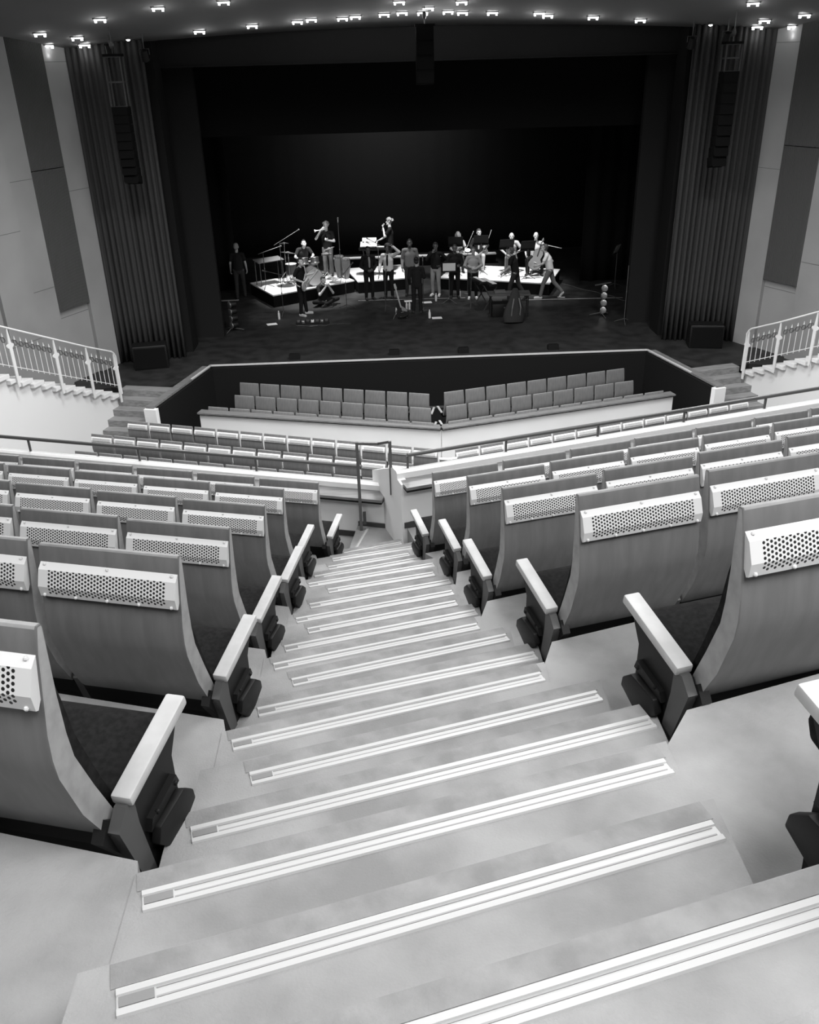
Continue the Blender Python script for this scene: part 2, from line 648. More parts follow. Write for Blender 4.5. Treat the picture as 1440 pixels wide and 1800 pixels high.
# ---- stage deck with pit walls
lipL, lipR, pitL, pitR = (-4.39, 22.42), (7.085, 22.42), (-5.24, 19.45), (7.88, 19.45)
m = MB()
m.slab([lipL, lipR, (7.95, 20.62), (9.25, 20.98), (12.0, 20.0), (12.0, 38.0), (-9.5, 38.0), (-9.5, 20.0), (-6.6, 20.98), (-5.3, 20.62)], STAGE - 0.12, STAGE)
structure(m.obj('stage_deck', 'stage_floor'), 'black stage deck', 'stage')
m = MB()
for a, b in ((lipL, lipR), (lipL, pitL), (lipR, pitR)):
    m.obox((a[0], a[1], (Z(-8.6) + STAGE - 0.06) / 2), (b[0], b[1], (Z(-8.6) + STAGE - 0.06) / 2), 0.12, STAGE - 0.06 - Z(-8.6))
structure(m.obj('pit_wall', 'black_wall'), 'black inner wall of the pit under the stage edge', 'wall')
m = MB()
m.obox((lipL[0] - .03, lipL[1], STAGE + .012), (lipR[0] + .03, lipR[1], STAGE + .012), 0.07, 0.03)
for a, b, t in ((lipL, pitL, .36), (lipR, pitR, .66)):
    e = (a[0] + (b[0] - a[0]) * t, a[1] + (b[1] - a[1]) * t)
    m.obox((a[0], a[1], STAGE + .012), (e[0], e[1], STAGE + .012), 0.05, 0.03)
structure(m.obj('trim_1', 'lip_white'))
m = MB()
for a, b in ((lipL, pitL), (lipR, pitR)):
    sx = -0.11 if a[0] < 0 else 0.11
    m.obox((a[0] + sx, a[1] - .05, STAGE - .01), (b[0] + sx * .8, b[1], STAGE - .01), 0.20, 0.05)
structure(m.obj('trim_2', 'wood_cap'))
for (px, py), sx in ((pitL, 1), (pitR, -1)):
    m = MB()
    m.box((px - .06 * sx, py, (Z(-8.3) + STAGE - .04) / 2), (0.30, 0.14, STAGE - .04 - Z(-8.3)), rot=Matrix.Rotation(-.28 * sx, 3, 'Z'))
    structure(m.obj('pit_end_post', 'wall_white'), 'white end post of the pit wall, %s side' % ('left' if sx > 0 else 'right'), 'post')
# thin base strip along the pit walls
m = MB()
for a, b in ((lipL, lipR), (lipL, pitL), (lipR, pitR)):
    va, vb = Vector((a[0], a[1], Z(-8.33))), Vector((b[0], b[1], Z(-8.33)))
    off = Vector((0, -0.10, 0)) if a[1] == b[1] else Vector((0.10 if a[0] < 0 else -0.10, 0, 0))
    m.obox(va + off, vb + off, 0.03, 0.05)
structure(m.obj('baseboard_pit', 'metal_grey'))

# ---- white pit barrier with timber cap
zb = Z(-7.368)
BA, BL, BR = Vector((XC, 18.45, 0)), Vector((-4.31, 20.03, 0)), Vector((7.06, 20.06, 0))
for nm, e in (('left', BL), ('right', BR)):
    root = empty('pit_barrier')
    root['kind'] = 'structure'
    dv = (e - BA).normalized()
    m = MB()
    m.obox((BA.x, BA.y, (zst + zb - .03) / 2), (e.x, e.y, (zst + zb - .03) / 2), 0.10, zb - .03 - zst)
    m.obj('barrier_panel', 'wall_white', root)
    m = MB()
    m.obox(Vector((BA.x, BA.y + .02, zb - .012)), Vector((e.x, e.y + .02, zb - .012)) + dv * .03, 0.24, 0.035)
    m.obj('barrier_cap', 'wood_cap', root)
    m = MB()
    m.obox(Vector((BA.x, BA.y - .012, zb - .040)), Vector((e.x, e.y - .012, zb - .040)) + dv * .02, 0.17, 0.022)  # black strip along the underside of the cap
    m.obj('cap_under_strip', 'metal_black', root)

# ---- stage side stairs down to the stalls (timber)
for sx in (-1, 1):
    m = MB()
    a0 = Vector((-6.24 if sx < 0 else 8.84, 20.72, 0))
    acr = Vector((cos(0.235), sin(0.235) * 1.0, 0)) if sx > 0 else Vector((cos(0.235), -sin(0.235), 0))
    fwd = Vector((-acr.y, acr.x, 0)) * -1.0     # downwards, towards the audience
    if sx > 0:
        left = a0 - acr * 1.18
    else:
        left = a0
    for i in range(8):
        p = left + fwd * (0.27 * i - 0.05) + (acr * (-0.10 if sx < 0 else 0)) + Vector((0, 0, 0))
        q0, q1 = p + fwd * -0.30, p + fwd * 0.0
        w = 1.18 + 0.10 + 0.09 * i * 0.35
        pts = [q0, q0 + acr * w, q1 + acr * w + fwd * 0.012, q1 + fwd * 0.012]
        m.slab([(v.x, v.y) for v in pts], Z(-8.5), STAGE - 0.16 * i + 0.004)
    structure(m.obj('stage_steps', 'wood_floor'), 'timber steps from the stage edge down, %s of the pit' % ('left' if sx < 0 else 'right'), 'stairs')

# ---- white stair flights with ironwork balustrade at the sides
def side_stair(sx):
    nm = 'left' if sx < 0 else 'right'

    def P(i, off=0.0, z=0.0):                  # i treads from the bottom, off outwards from the hall axis
        x = -6.34 - 0.1007 * i - off * cos(0.32)
        y = 20.5 - 0.303 * i + off * sin(0.32) * 0.3
        zz = Z(-7.0) + 0.146 * i + z
        if sx > 0:
            x = 2 * XC - x
        return Vector((x, y, zz))
    # wall under the stair
    m = MB()
    n = 15
    a, b = P(0.0), P(n)
    t = 0.09
    pts = [Vector((P(-0.9).x, P(-0.9).y, Z(-8.6))), P(-0.9, 0, -0.14), P(0, 0, -0.05), P(n, 0, -0.05), Vector((b.x, b.y, Z(-8.6)))]
    out = [v + (P(0, 0.12) - P(0)) for v in pts]
    m.faces(pts + out, [(0, 1, 2, 3, 4), (9, 8, 7, 6, 5)] + [(i, 5 + i, 5 + (i + 1) % 5, (i + 1) % 5) for i in range(5)])
    structure(m.obj('wall_' + nm + '_stair', 'stair_white'))
    # treads
    m = MB()
    for i in range(n):
        c0, c1 = P(i, -0.10, 0.0), P(i, 1.3, 0.0)
        c0.z = c1.z = Z(-7.0) + 0.146 * i + 0.02
        d = (P(1) - P(0))
        d.z = 0
        d.normalize()
        a = [c0 - d * 0.02, c0 + d * 0.31, c1 + d * 0.31, c1 - d * 0.02]
        m.slab([(v.x, v.y) for v in a], c0.z - 0.075, c0.z)
    structure(m.obj('stair_treads', 'white_paint'), 'white cantilevered stair treads on the %s side wall' % nm, 'stairs')
    # balustrade
    root = empty('balustrade', P(0), 0, 'white wrought iron stair balustrade on the %s side of the hall' % nm, 'balustrade')
    inv = -P(0)

    def W(v):
        return v + inv
    off = -0.13
    posts = [0.15, 3.2, 6.4, 10.4, 14.3]
    m = MB()
    top = [W(P(-0.05, off, 0.0)), W(P(-0.05, off, 0.55)), W(P(-0.05, off, 0.93)), W(P(0.1, off, 0.99)), W(P(0.35, off, 1.02))] + [W(P(i, off, 0.99)) for i in (3, 6, 9, 12, 15)]
    m.path(top, 0.022, 8)
    m.obj('handrail', 'white_paint', root, 60)
    m = MB()
    m.path([W(P(i, off, 0.20)) for i in (0.1, 5, 10, 15)], 0.010, 6)
    m.obj('bottom_rail', 'white_paint', root)
    dd = (P(1) - P(0))
    for pi_ in posts:
        m = MB()
        b0 = W(P(pi_, off, -0.22))
        t0 = W(P(pi_, off, 0.98))
        ax = dd.copy()
        ax.z = 0
        ax.normalize()
        nn = Vector((-ax.y, ax.x, 0))
        pr = [(-0.030, 0), (0.030, 0), (0.042, 0.45), (0.045, 0.80), (0.10, 0.84), (0.10, 0.87), (0.04, 0.90), (0.010, 1.2), (-0.010, 1.2), (-0.04, 0.90), (-0.10, 0.87), (-0.10, 0.84), (-0.045, 0.80), (-0.042, 0.45)]
        m.prism(pr, b0, ax, Vector((0, 0, 1)), nn, -0.012, 0.012)
        m.obj('post', 'white_paint', root)
    for a, b in zip(posts[:-1], posts[1:]):
        cnt = 5 if (b - a) < 3.5 else 7
        for j in range(cnt):
            i = a + (b - a) * (j + 1) / (cnt + 1)
            m = MB()
            m.tube(W(P(i, off, 0.16)), W(P(i, off, 0.66)), 0.008, seg=6)
            m.tube(W(P(i, off, 0.78)), W(P(i, off, 0.86)), 0.016, 0.003, seg=6)
            bal = m.obj('baluster', 'white_paint', root)
            c = W(P(i, off, 0.72))
            ax = dd.normalized()
            m = MB()
            for k in range(10):
                t0, t1 = 2 * pi * k / 10, 2 * pi * (k + 1) / 10
                m.tube(c + ax * 0.055 * cos(t0) + Vector((0, 0, 0.055 * sin(t0))), c + ax * 0.055 * cos(t1) + Vector((0, 0, 0.055 * sin(t1))), 0.010, seg=5, caps=False)
            m.obj('ring', 'metal_grey', bal)
            m = MB()
            c2 = W(P(i + 0.33, off, 0.73))
            m.path([c + ax * .05, (c + c2) / 2 + Vector((0, 0, .05 * (-1) ** j)), c2], 0.008, 5)
            m.obj('scroll', 'metal_grey', bal)


side_stair(-1)
side_stair(1)

# ---- splayed side walls with ribbed panels
def side_wall(sx):
    nm = 'left' if sx < 0 else 'right'
    A = Vector((-6.84, 22.97, 0)) if sx < 0 else Vector((9.53, 22.95, 0))
    ang = radians(25)
    d = Vector((-sin(ang) if sx < 0 else sin(ang), -cos(ang), 0))
    nin = Vector((cos(ang), -sin(ang), 0)) if sx < 0 else Vector((-cos(ang), -sin(ang), 0))
    zb_, zt_ = Z(-8.6), Z(3.0)
    root = empty('wall_' + nm)
    root['kind'] = 'structure'
    U = Vector((0, 0, 1))
    m = MB()
    # stepped plan: pilaster folds along the wall
    segs = [(0.0, 0.72, 0.0), (0.72, 1.78, -0.10), (1.78, 2.55, 0.0), (2.55, 3.5, 0.10), (3.5, 5.0, 0.0), (5.0, 6.2, -0.1), (6.2, 7.2, 0.0), (7.2, 28.0, 0.1)]
    for a, b, o_ in segs:
        m.prism([(a, -0.4), (b, -0.4), (b, o_), (a, o_)], A, d, nin, U, zb_, zt_)
    m.obj('wall_panels', 'side_wall', root)
    # plaster joints
    m = MB()
    for (a, b, o_, z) in ((0, .72, 0, -2.6), (0, .72, 0, .12), (1.78, 2.55, 0, -2.2), (1.78, 2.55, 0, -4.6), (2.55, 3.5, .1, -3.2), (2.55, 3.5, .1, -5.6), (0.72, 1.78, -.1, -5.4)):
        m.prism([(a, o_ - .02), (b, o_ - .02), (b, o_ + .004), (a, o_ + .004)], A, d, nin, U, Z(z), Z(z) + 0.012)
    m.obj('wall_joints', 'wall_joint', root)
    for (a, b) in ((0.72, 1.78), (5.0, 6.2)):
        m = MB()
        nr = 26
        poly = [(a, -0.12)]
        w = (b - a) / nr
        for i in range(nr):
            x = a + w * i
            poly += [(x + w * .1, -0.03), (x + w * .3, 0.015), (x + w * .7, 0.015), (x + w * .9, -0.03)]
        poly += [(b, -0.12)]
        m.prism(poly, A, d, nin, U, Z(-5.2), Z(-2.06))
        m.prism(poly, A, d, nin, U, Z(-2.04), Z(2.9))
        m.obj('ribbed_panel', 'side_panel', root)


side_wall(-1)
side_wall(1)
m = MB()
m.box((XC, -4.2, Z(-2)), (44, 0.3, 14))
structure(m.obj('wall_back', 'side_wall'))

# ---- ceiling: shallow vault falling towards the stage
def ceil_z(x, y):
    s = 0.2 * (24.4 - y) if y > 14 else 0.2 * 10.4
    return 0.70 - 0.0088 * (x - XC) ** 2 + s


m = MB()
xs = [XC - 13 + i * 26 / 26 for i in range(27)]
ys = [-4.2, 2, 8, 14, 16, 18, 20, 21, 22, 22.8, 23.4, 24.0, 24.6]


def yc(x, y):                               # the front edge of the ceiling is an arc in plan
    ye = 24.42 - 0.0208 * (x - XC) ** 2
    return -4.2 + (y + 4.2) * (ye + 4.2) / 28.8


grid = [[m.bm.verts.new((x, yc(x, y), Z(max(ceil_z(x, yc(x, y)), -0.6)))) for x in xs] for y in ys]
gridt = [[m.bm.verts.new((x, yc(x, y), Z(max(ceil_z(x, yc(x, y)), -0.6) + 0.15))) for x in xs] for y in ys]
for j in range(len(xs) - 1):
    m.bm.faces.new((grid[-1][j], grid[-1][j + 1], gridt[-1][j + 1], gridt[-1][j]))
for i in range(len(ys) - 1):
    for j in range(len(xs) - 1):
        m.bm.faces.new((grid[i][j], grid[i][j + 1], grid[i + 1][j + 1], grid[i + 1][j]))
        m.bm.faces.new((gridt[i][j], gridt[i + 1][j], gridt[i + 1][j + 1], gridt[i][j + 1]))
structure(m.obj('ceiling', 'ceiling', None, True))

# ---- proscenium: header, side returns, inner black surround, borders, legs, back cloth
m = MB()
m.box((XC, 24.55, Z(1.4)), (18.0, 0.12, 2.88))
structure(m.obj('wall_proscenium', 'frame_grey'))
m = MB()
m.box((XC, 24.52, Z(-0.05)), (12.9, 0.2, 0.03))
structure(m.obj('trim_3', 'frame_grey'))
for sx, x0, x1 in ((-1, -8.2, -5.06), (1, 7.74, 11.2)):
    m = MB()
    m.slab([(x0, 23.75), (x1, 23.75), (x1, 24.5), (x0, 24.5)], STAGE, Z(2.6))
    structure(m.obj('proscenium_side', 'black_wall'), 'black proscenium side wall, %s' % ('left' if sx < 0 else 'right'), 'wall')
    m = MB()
    xi = -4.42 if sx < 0 else 7.22
    xo = -8.2 if sx < 0 else 11.2
    m.slab([(min(xi, xo), 25.15), (max(xi, xo), 25.15), (max(xi, xo), 25.35), (min(xi, xo), 25.35)], STAGE, Z(0.8))
    structure(m.obj('tormentor', 'frame_grey'), 'black inner frame leg, %s of the stage opening' % ('left' if sx < 0 else 'right'), 'wall')
m = MB()
m.box((1.4, 26.45, Z(-0.4)), (14.5, 0.1, 2.77))
m.box((1.4, 25.75, Z(0.9)), (14.5, 1.5, 0.1))
structure(m.obj('stage_border', 'black_drape'), 'black border hanging across the top of the stage opening', 'curtain')


def drape(name, a, b, z0, z1, folds, amp, material, seed=0, flare=0.0, rows=6):
    rnd = random.Random(seed)
    a, b = Vector((a[0], a[1], 0)), Vector((b[0], b[1], 0))
    d = b - a
    L = d.length
    d.normalize()
    n = Vector((-d.y, d.x, 0))
    cols = folds * 8
    ph = [rnd.uniform(0.6, 1.4) for _ in range(folds + 1)]
    m = MB()
    g = []
    for r in range(rows + 1):
        t = r / rows
        row = []
        for c in range(cols + 1):
            s = c / cols
            f = s * folds
            k = min(int(f), folds - 1)
            w = ph[k] * (1 - (f - k)) + ph[k + 1] * (f - k)
            off = sin(f * 2 * pi) * amp * w * (0.8 + 0.4 * t) + sin(f * 2 * pi * 0.37 + seed) * amp * 0.6
            row.append(m.bm.verts.new(a + d * (s * L) + n * (off + flare * t * t) + Vector((0, 0, z1 + (z0 - z1) * t))))
        g.append(row)
    for r in range(rows):
        for c in range(cols):
            m.bm.faces.new((g[r][c], g[r + 1][c], g[r + 1][c + 1], g[r][c + 1]))
    o = m.obj(name, material, None, True)
    sol = o.modifiers.new('thick', 'SOLIDIFY')
    sol.thickness = 0.012
    return o


tag(drape('house_curtain', (-6.92, 22.98), (-5.18, 23.32), STAGE + .01, Z(0.9), 13, 0.045, 'curtain', 3), 'dark grey house curtain gathered left of the stage opening', 'curtain')
tag(drape('house_curtain', (7.72, 23.32), (9.56, 22.96), STAGE + .01, Z(0.9), 14, 0.045, 'curtain', 5), 'dark grey house curtain gathered right of the stage opening', 'curtain')
tag(drape('stage_leg', (-9.0, 31.0), (-4.75, 31.0), STAGE + .01, Z(0.5), 8, 0.05, 'black_drape', 8), 'black masking leg behind the walking man at stage left edge', 'curtain')
tag(drape('stage_leg', (7.05, 30.6), (11.0, 30.6), STAGE + .01, Z(0.5), 8, 0.05, 'black_drape', 9), 'black masking leg upstage at the right edge', 'curtain')
tag(drape('back_cloth', (-9.0, 36.6), (11.5, 36.6), STAGE + .01, Z(0.8), 30, 0.006, 'black_wall', 11), 'black back cloth closing the rear of the stage', 'curtain')

# ================================================================== SEATING
SW = 0.507
WP = 0.56


def seat_meshes(s):
    """s=+1: the seat extends to local +x from its aisle corner, s=-1: to local -x.  y = forward, z = up from the floor"""
    X, Y, U = Vector((s, 0, 0)), Vector((0, 1, 0)), Vector((0, 0, 1))
    R = {}
    prof = [(0.0, 1.072), (-0.012, 1.02), (-0.046, 0.84), (-0.054, 0.775), (-0.046, 0.72), (-0.004, 0.575), (0.052, 0.458), (0.060, 0.445),
            (0.108, 0.462), (0.105, 0.475), (0.055, 0.61), (0.016, 0.73), (0.006, 0.80), (0.010, 0.90), (0.022, 1.068), (0.018, 1.076), (0.004, 1.078)]
    m = MB()
    fs = m.prism(prof, (0, 0, 0), Y, U, X, 0.0, SW, 0, 1)
    for f in fs[2:]:
        pass
    # light laminated edge on the top as well
    for f in m.bm.faces:
        c = f.calc_center_median()
        if c.z > 1.066:
            f.material_index = 1
    es = [e for e in m.bm.edges if len(e.link_faces) == 2 and any(len(f.verts) > 6 for f in e.link_faces)]
    bmesh.ops.bevel(m.bm, geom=es, offset=0.004, segments=2, profile=0.5, affect='EDGES')
    R['backrest'] = m.mesh('backrest', ['wood_back', 'wood_edge'], 35)
    # folded perforated vent
    vp = [(-0.006, 1.024), (-0.034, 1.000), (-0.056, 0.946), (-0.052, 0.908), (-0.044, 0.904), (-0.020, 0.935), (-0.016, 0.985), (-0.002, 1.012)]
    m = MB()
    x0, x1 = 0.006, SW - 0.006
    m.prism(vp, (0, 0, 0), Y, U, X, x0, x1, 1, 1)
    bm = m.bm
    uvl = bm.loops.layers.uv.new('UVMap')
    # length along the unfolded sheet, zero at the upper edge of the main face (negative above)
    lens = {0: -1.0}
    acc = 0.0
    pos = [0.0] * len(vp)
    for i in range(1, 4):
        acc += sqrt((vp[i][0] - vp[i - 1][0]) ** 2 + (vp[i][1] - vp[i - 1][1]) ** 2)
        pos[i] = acc
    top = pos[1]
    tot = pos[3] - top
    for f in bm.faces:
        idx = []
        for l in f.loops:
            co = l.vert.co
            best = min(range(len(vp)), key=lambda i: (co.y - vp[i][0]) ** 2 + (co.z - vp[i][1]) ** 2)
            idx.append(best)
            vv = (tot - (pos[best] - top)) - 0.016 if best <= 3 else 0
            l[uvl].uv = (abs(co.x) - 0.041, vv)
        if set(idx) in ({1, 2}, {2, 3}):
            f.material_index = 0
    for i in range(5):
        xx = x0 + 0.018 + (x1 - x0 - 0.036) * i / 4
        m.ball(X * xx + Vector((0, -0.055, 0.915)), 0.006, 4, 1)
        if i in (0, 2, 4):
            m.ball(X * xx + Vector((0, -0.020, 1.0135)), 0.006, 4, 1)
    R['vent_grille'] = m.mesh('vent_grille', ['vent_metal', 'white_paint'])
    # black plate added under the shell, its colour standing for the shade there
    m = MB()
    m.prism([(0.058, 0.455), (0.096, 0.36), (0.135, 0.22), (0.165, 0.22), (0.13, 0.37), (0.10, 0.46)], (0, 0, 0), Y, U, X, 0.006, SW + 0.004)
    R['shade_plate'] = m.mesh('shade_plate', 'metal_black')
    # upholstered back cushion
    m = MB()
    m.prism([(0.012, 0.99), (0.030, 0.995), (0.052, 0.86), (0.060, 0.74), (0.10, 0.60), (0.155, 0.49), (0.118, 0.475), (0.062, 0.61), (0.022, 0.73), (0.012, 0.80)], (0, 0, 0), Y, U, X, 0.028, SW - 0.028)
    bmesh.ops.bevel(m.bm, geom=list(m.bm.edges), offset=0.008, segments=2, profile=0.5, affect='EDGES')
    R['back_cushion'] = m.mesh('back_cushion', 'fabric_black', 40)
    # half raised seat cushion
    m = MB()
    m.prism([(0.155, 0.39), (0.15, 0.44), (0.16, 0.475), (0.39, 0.512), (0.435, 0.500), (0.448, 0.46), (0.43, 0.42), (0.20, 0.355)], (0, 0, 0), Y, U, X, 0.022, SW - 0.022)
    bmesh.ops.bevel(m.bm, geom=list(m.bm.edges), offset=0.014, segments=3, profile=0.5, affect='EDGES')
    R['seat'] = m.mesh('seat', 'fabric_black', 40)
    # armrest
    m = MB()
    m.obox(X * -0.0275 + Vector((0, 0.098, 0.520)), X * -0.0275 + Vector((0, 0.412, 0.578)), 0.054, 0.032, 0, 0.006)
    R['armrest'] = m.mesh('armrest', 'arm_white', 40)
    # arm standard: black plate with a grey rear strut
    m = MB()
    m.prism([(0.115, 0.505), (0.385, 0.555), (0.325, 0.46), (0.325, 0.33), (0.30, 0.0), (0.13, 0.0), (0.14, 0.12), (0.115, 0.30)], (0, 0, 0), Y, U, X, -0.036, -0.016)
    R['arm_panel'] = m.mesh('arm_panel', 'metal_black')
    m = MB()
    m.prism([(0.045, 0.470), (0.088, 0.512), (0.125, 0.512), (0.128, 0.425), (0.165, 0.20), (0.165, 0.0), (0.105, 0.0), (0.115, 0.22)], (0, 0, 0), Y, U, X, -0.042, -0.012)
    R['strut'] = m.mesh('strut', 'metal_grey')
    # black bracket joining shell and strut
    m = MB()
    m.prism([(0.020, 0.455), (0.055, 0.500), (0.12, 0.44), (0.17, 0.30), (0.13, 0.28)], (0, 0, 0), Y, U, X, -0.012, 0.02)
    m.ball(X * -0.013 + Vector((0, 0.05, 0.462)), 0.006, 4)
    R['bracket'] = m.mesh('bracket', 'metal_black')
    # aisle light box on the end standard
    m = MB()
    m.prism([(0.150, 0.330), (0.170, 0.372), (0.300, 0.372), (0.345, 0.330), (0.350, 0.295), (0.22, 0.245)], (0, 0, 0), Y, U, X, -0.070, -0.044)
    bmesh.ops.bevel(m.bm, geom=list(m.bm.edges), offset=0.005, segments=2, profile=0.5, affect='EDGES')
    m.prism([(0.15, 0.37), (0.165, 0.40), (0.30, 0.42), (0.31, 0.39)], (0, 0, 0), Y, U, X, -0.054, -0.036)
    for a in (0.19, 0.29):
        m.ball(X * -0.054 + Vector((0, a, 0.40)), 0.007, 4)
    R['aisle_light'] = m.mesh('aisle_light', 'metal_black', 40)
    m = MB()
    m.ball(X * -0.060 + Vector((0, 0.20, 0.222)), (0.010, 0.010, 0.014), 5)
    R['lamp_lens'] = m.mesh('lamp_lens', 'led_lens')
    return R


SM = {1: seat_meshes(1), -1: seat_meshes(-1)}


def make_seat(side, vents=True, full=True, aisle=False, lit=False):
    R = SM[side]
    t = empty('theatre_seat')
    b = inst('backrest', R['backrest'], t)
    if vents:
        inst('vent_grille', R['vent_grille'], b)
    inst('seat', R['seat'], t)
    inst('armrest', R['armrest'], t)
    if full:
        inst('back_cushion', R['back_cushion'], t)
        inst('shade_plate', R['shade_plate'], t)
        p = inst('arm_panel', R['arm_panel'], t)
        inst('strut', R['strut'], t)
        if aisle:
            inst('bracket', R['bracket'], t)
            lb = inst('aisle_light', R['aisle_light'], t)
            if lit:
                inst('lamp_lens', R['lamp_lens'], lb)
    return t


protos = {}


def seat(side, x, y, zf, rz, label, group, **kw):
    key = (side, tuple(sorted(kw.items())))
    if key in protos:
        o = copy_tree(protos[key])
    else:
        o = make_seat(side, **kw)
        protos[key] = o
    o.location = (x, y, zf)
    o.rotation_euler = (0, 0, rz)
    tag(o, label, 'seat', group)
    return o


LNUM = {1: 3, 2: 4, 3: 5, 4: 6, 5: 7, 6: 8}
RNUM = {0: 1, 1: 3, 2: 4, 3: 6, 4: 7, 5: 8}
for k in LROW:
    x, y, z = LROW[k]
    zf = Z(z) - 1.0765 + LDZ[k]
    for j in range(LNUM[k]):
        v = Vector((x, y, 0)) + ldir * (WP * j)
        seat(-1, v.x, v.y, zf, -TL + 0.032, 'vented wooden seat, left balcony block, %s row from the rail, %s from the aisle' % (ORD[6 - k], ORD[j]),
             'seats in the left balcony block', vents=True, full=True, aisle=(j == 0), lit=(j == 0 and k in (2, 4, 6)))
for k in RROW:
    x, y, z = RROW[k]
    zf = Z(z) - 1.0765 + RDZ[k]
    for j in range(RNUM[k]):
        v = Vector((x, y, 0)) + rdir * (WP * j)
        seat(1, v.x, v.y, zf, TR - 0.042, 'vented wooden seat, right balcony block, %s row from the rail, %s from the aisle' % (ORD[5 - k], ORD[j]),
             'seats in the right balcony block', vents=True, full=True, aisle=(j == 0), lit=(j == 0 and k in (2,)))


def far_row(x, y, z, a, n, lab, grp, vents, from_right):
    """row of n seats beginning at its left back corner"""
    d = Vector((cos(a), sin(a), 0))
    out = []
    for j in range(n):
        v = Vector((x, y, 0)) + d * (WP * j)
        pos = ORD[n - 1 - j] if from_right else ORD[j]
        out.append(seat(1, v.x, v.y, Z(z) - 1.0765, a, lab % pos, grp, vents=vents, full=False))
    # closing arm of the row
    inst_o = inst('armrest', SM[-1]['armrest'], out[-1])
    inst_o.location = (SW, 0, 0)
    return out


far_row(-5.722, 18.923, -7.112, -0.328, 13, 'vented wooden seat, left floor block behind the white barrier, front row, %s from centre', 'vented floor seats, left block', True, True)
far_row(-6.276, 18.028, -7.041, -0.321, 13, 'vented wooden seat, left floor block behind the white barrier, second row, %s from centre', 'vented floor seats, left block', True, True)
far_row(-6.284, 16.908, -6.961, -0.305, 12, 'vented wooden seat, left floor block next to the balcony rail, third row, %s from centre', 'vented floor seats, left block', True, True)
far_row(1.467, 16.431, -7.068, 0.316, 13, 'vented wooden seat, right floor block beyond the balcony rail, front row, %s from centre', 'vented floor seats, right block', True, False)
far_row(1.42, 15.50, -7.02, 0.31, 2, 'vented wooden seat, right floor block half hidden by the parapet, %s from the centre', 'vented floor seats, right block', True, False)
for nm, x, y, a, n, side in (('front row', -3.599, 21.879, -0.285, 9, 'left'), ('middle row', -3.607, 20.926, -0.294, 9, 'left'), ('rear row', -4.135, 20.174, -0.299, 10, 'left'),
                             ('front row', 1.56, 20.55, 0.273, 9, 'right'), ('middle row', 1.534, 19.563, 0.274, 9, 'right'), ('rear row', 1.507, 18.594, 0.273, 10, 'right')):
    far_row(x, y, -7.30, a, n, 'plain wooden seat in the black pit, ' + side + ' half, ' + nm + ', %s from the centre', 'plain seats in the pit, ' + side + ' half', False, side == 'left')

# raised carpeted decks under the floor rows
m = MB()
for (x, y, z, a, n) in ((-5.722, 18.923, -7.112, -0.328, 13), (-6.276, 18.028, -7.041, -0.321, 15), (-6.284, 16.908, -6.961, -0.305, 15), (1.467, 16.431, -7.068, 0.316, 13), (1.42, 15.50, -7.02, 0.31, 14)):
    d = Vector((cos(a), sin(a), 0))
    f = Vector((-d.y, d.x, 0))
    p = Vector((x, y, 0))
    q = [p - f * 0.34 - d * .2, p - f * .34 + d * (n * WP + .1), p + f * 0.6 + d * (n * WP + .1), p + f * 0.6 - d * .2]
    m.slab([(v.x, v.y) for v in q], zst - 0.1, Z(z) - 1.0765)
structure(m.obj('stalls_decks', 'carpet'), 'low carpeted decks under the floor seat rows', 'floor')

# low timber panel closing the centre joint of the front floor row
t = empty('centre_panel', (1.31, 16.22, zst), 0, 'low timber panel with a white top closing the centre of the floor seats', 'panel')
m = MB()
pts = [(-0.17, 0.07), (0.0, 0.02), (0.17, 0.07), (0.17, 0.14), (0.0, 0.09), (-0.17, 0.14)]
m.slab(pts, 0.0, 0.98)
m.obj('panel_body', 'wood_back', t)
m = MB()
pts = [(-0.18, 0.06), (0.0, 0.01), (0.18, 0.06), (0.18, 0.15), (0.0, 0.10), (-0.18, 0.15)]
m.slab(pts, 0.98, 1.0)
m.obj('panel_top', 'white_paint', t)

# ------------------------------------------------------------------ step nosings
for i, q in enumerate(NOS):
    a, b = Vector((q[0], q[1], 0)), Vector((q[2], q[3], 0))
    if i == 0:
        a = b - (b - a).normalized() * 1.2
        b = b + (b - a).normalized() * 0.04
    d = (b - a).normalized()
    f = Vector((-d.y, d.x, 0))
    L = (b - a).length
    z = lv(i + 1)
    n_up = len(NOS) - i
    lab = 'ribbed white metal nosing on the aisle stairs, %s step up from the bottom' % ORD[n_up - 1]
    o = empty('step_nosing', (a.x, a.y, z), math.atan2(d.y, d.x), lab, 'stair nosing', 'ribbed nosings on the aisle stairs')
    m = MB()
    pr = [(-0.058, 0.0), (-0.056, 0.006), (-0.044, 0.007), (-0.042, 0.003), (-0.018, 0.003), (-0.016, 0.007), (-0.003, 0.007), (0.0, 0.0)]
    m.prism(pr, (0, 0, 0), (0, 1, 0), (0, 0, 1), (1, 0, 0), 0, L)
    m.obj('metal_strip', 'nosing_metal', o)
    m = MB()
    m.box((L / 2 + .03, -0.0395, 0.0042), (L - .08, 0.0035, 0.002))
    m.box((L / 2 + .03, -0.0205, 0.0042), (L - .08, 0.0035, 0.002))
    m.obj('groove', 'nosing_groove', o)
    m = MB()
    m.box((0.035, -0.030, 0.0042), (0.062, 0.020, 0.003))
    m.obj('end_insert', 'insert_dark', o)
    m = MB()
    m.box((L / 2 + 0.0, 0.028, 0.0008), (L + 0.02, 0.052, 0.0026))
    m.obj('carpet_band', 'carpet_band', o)
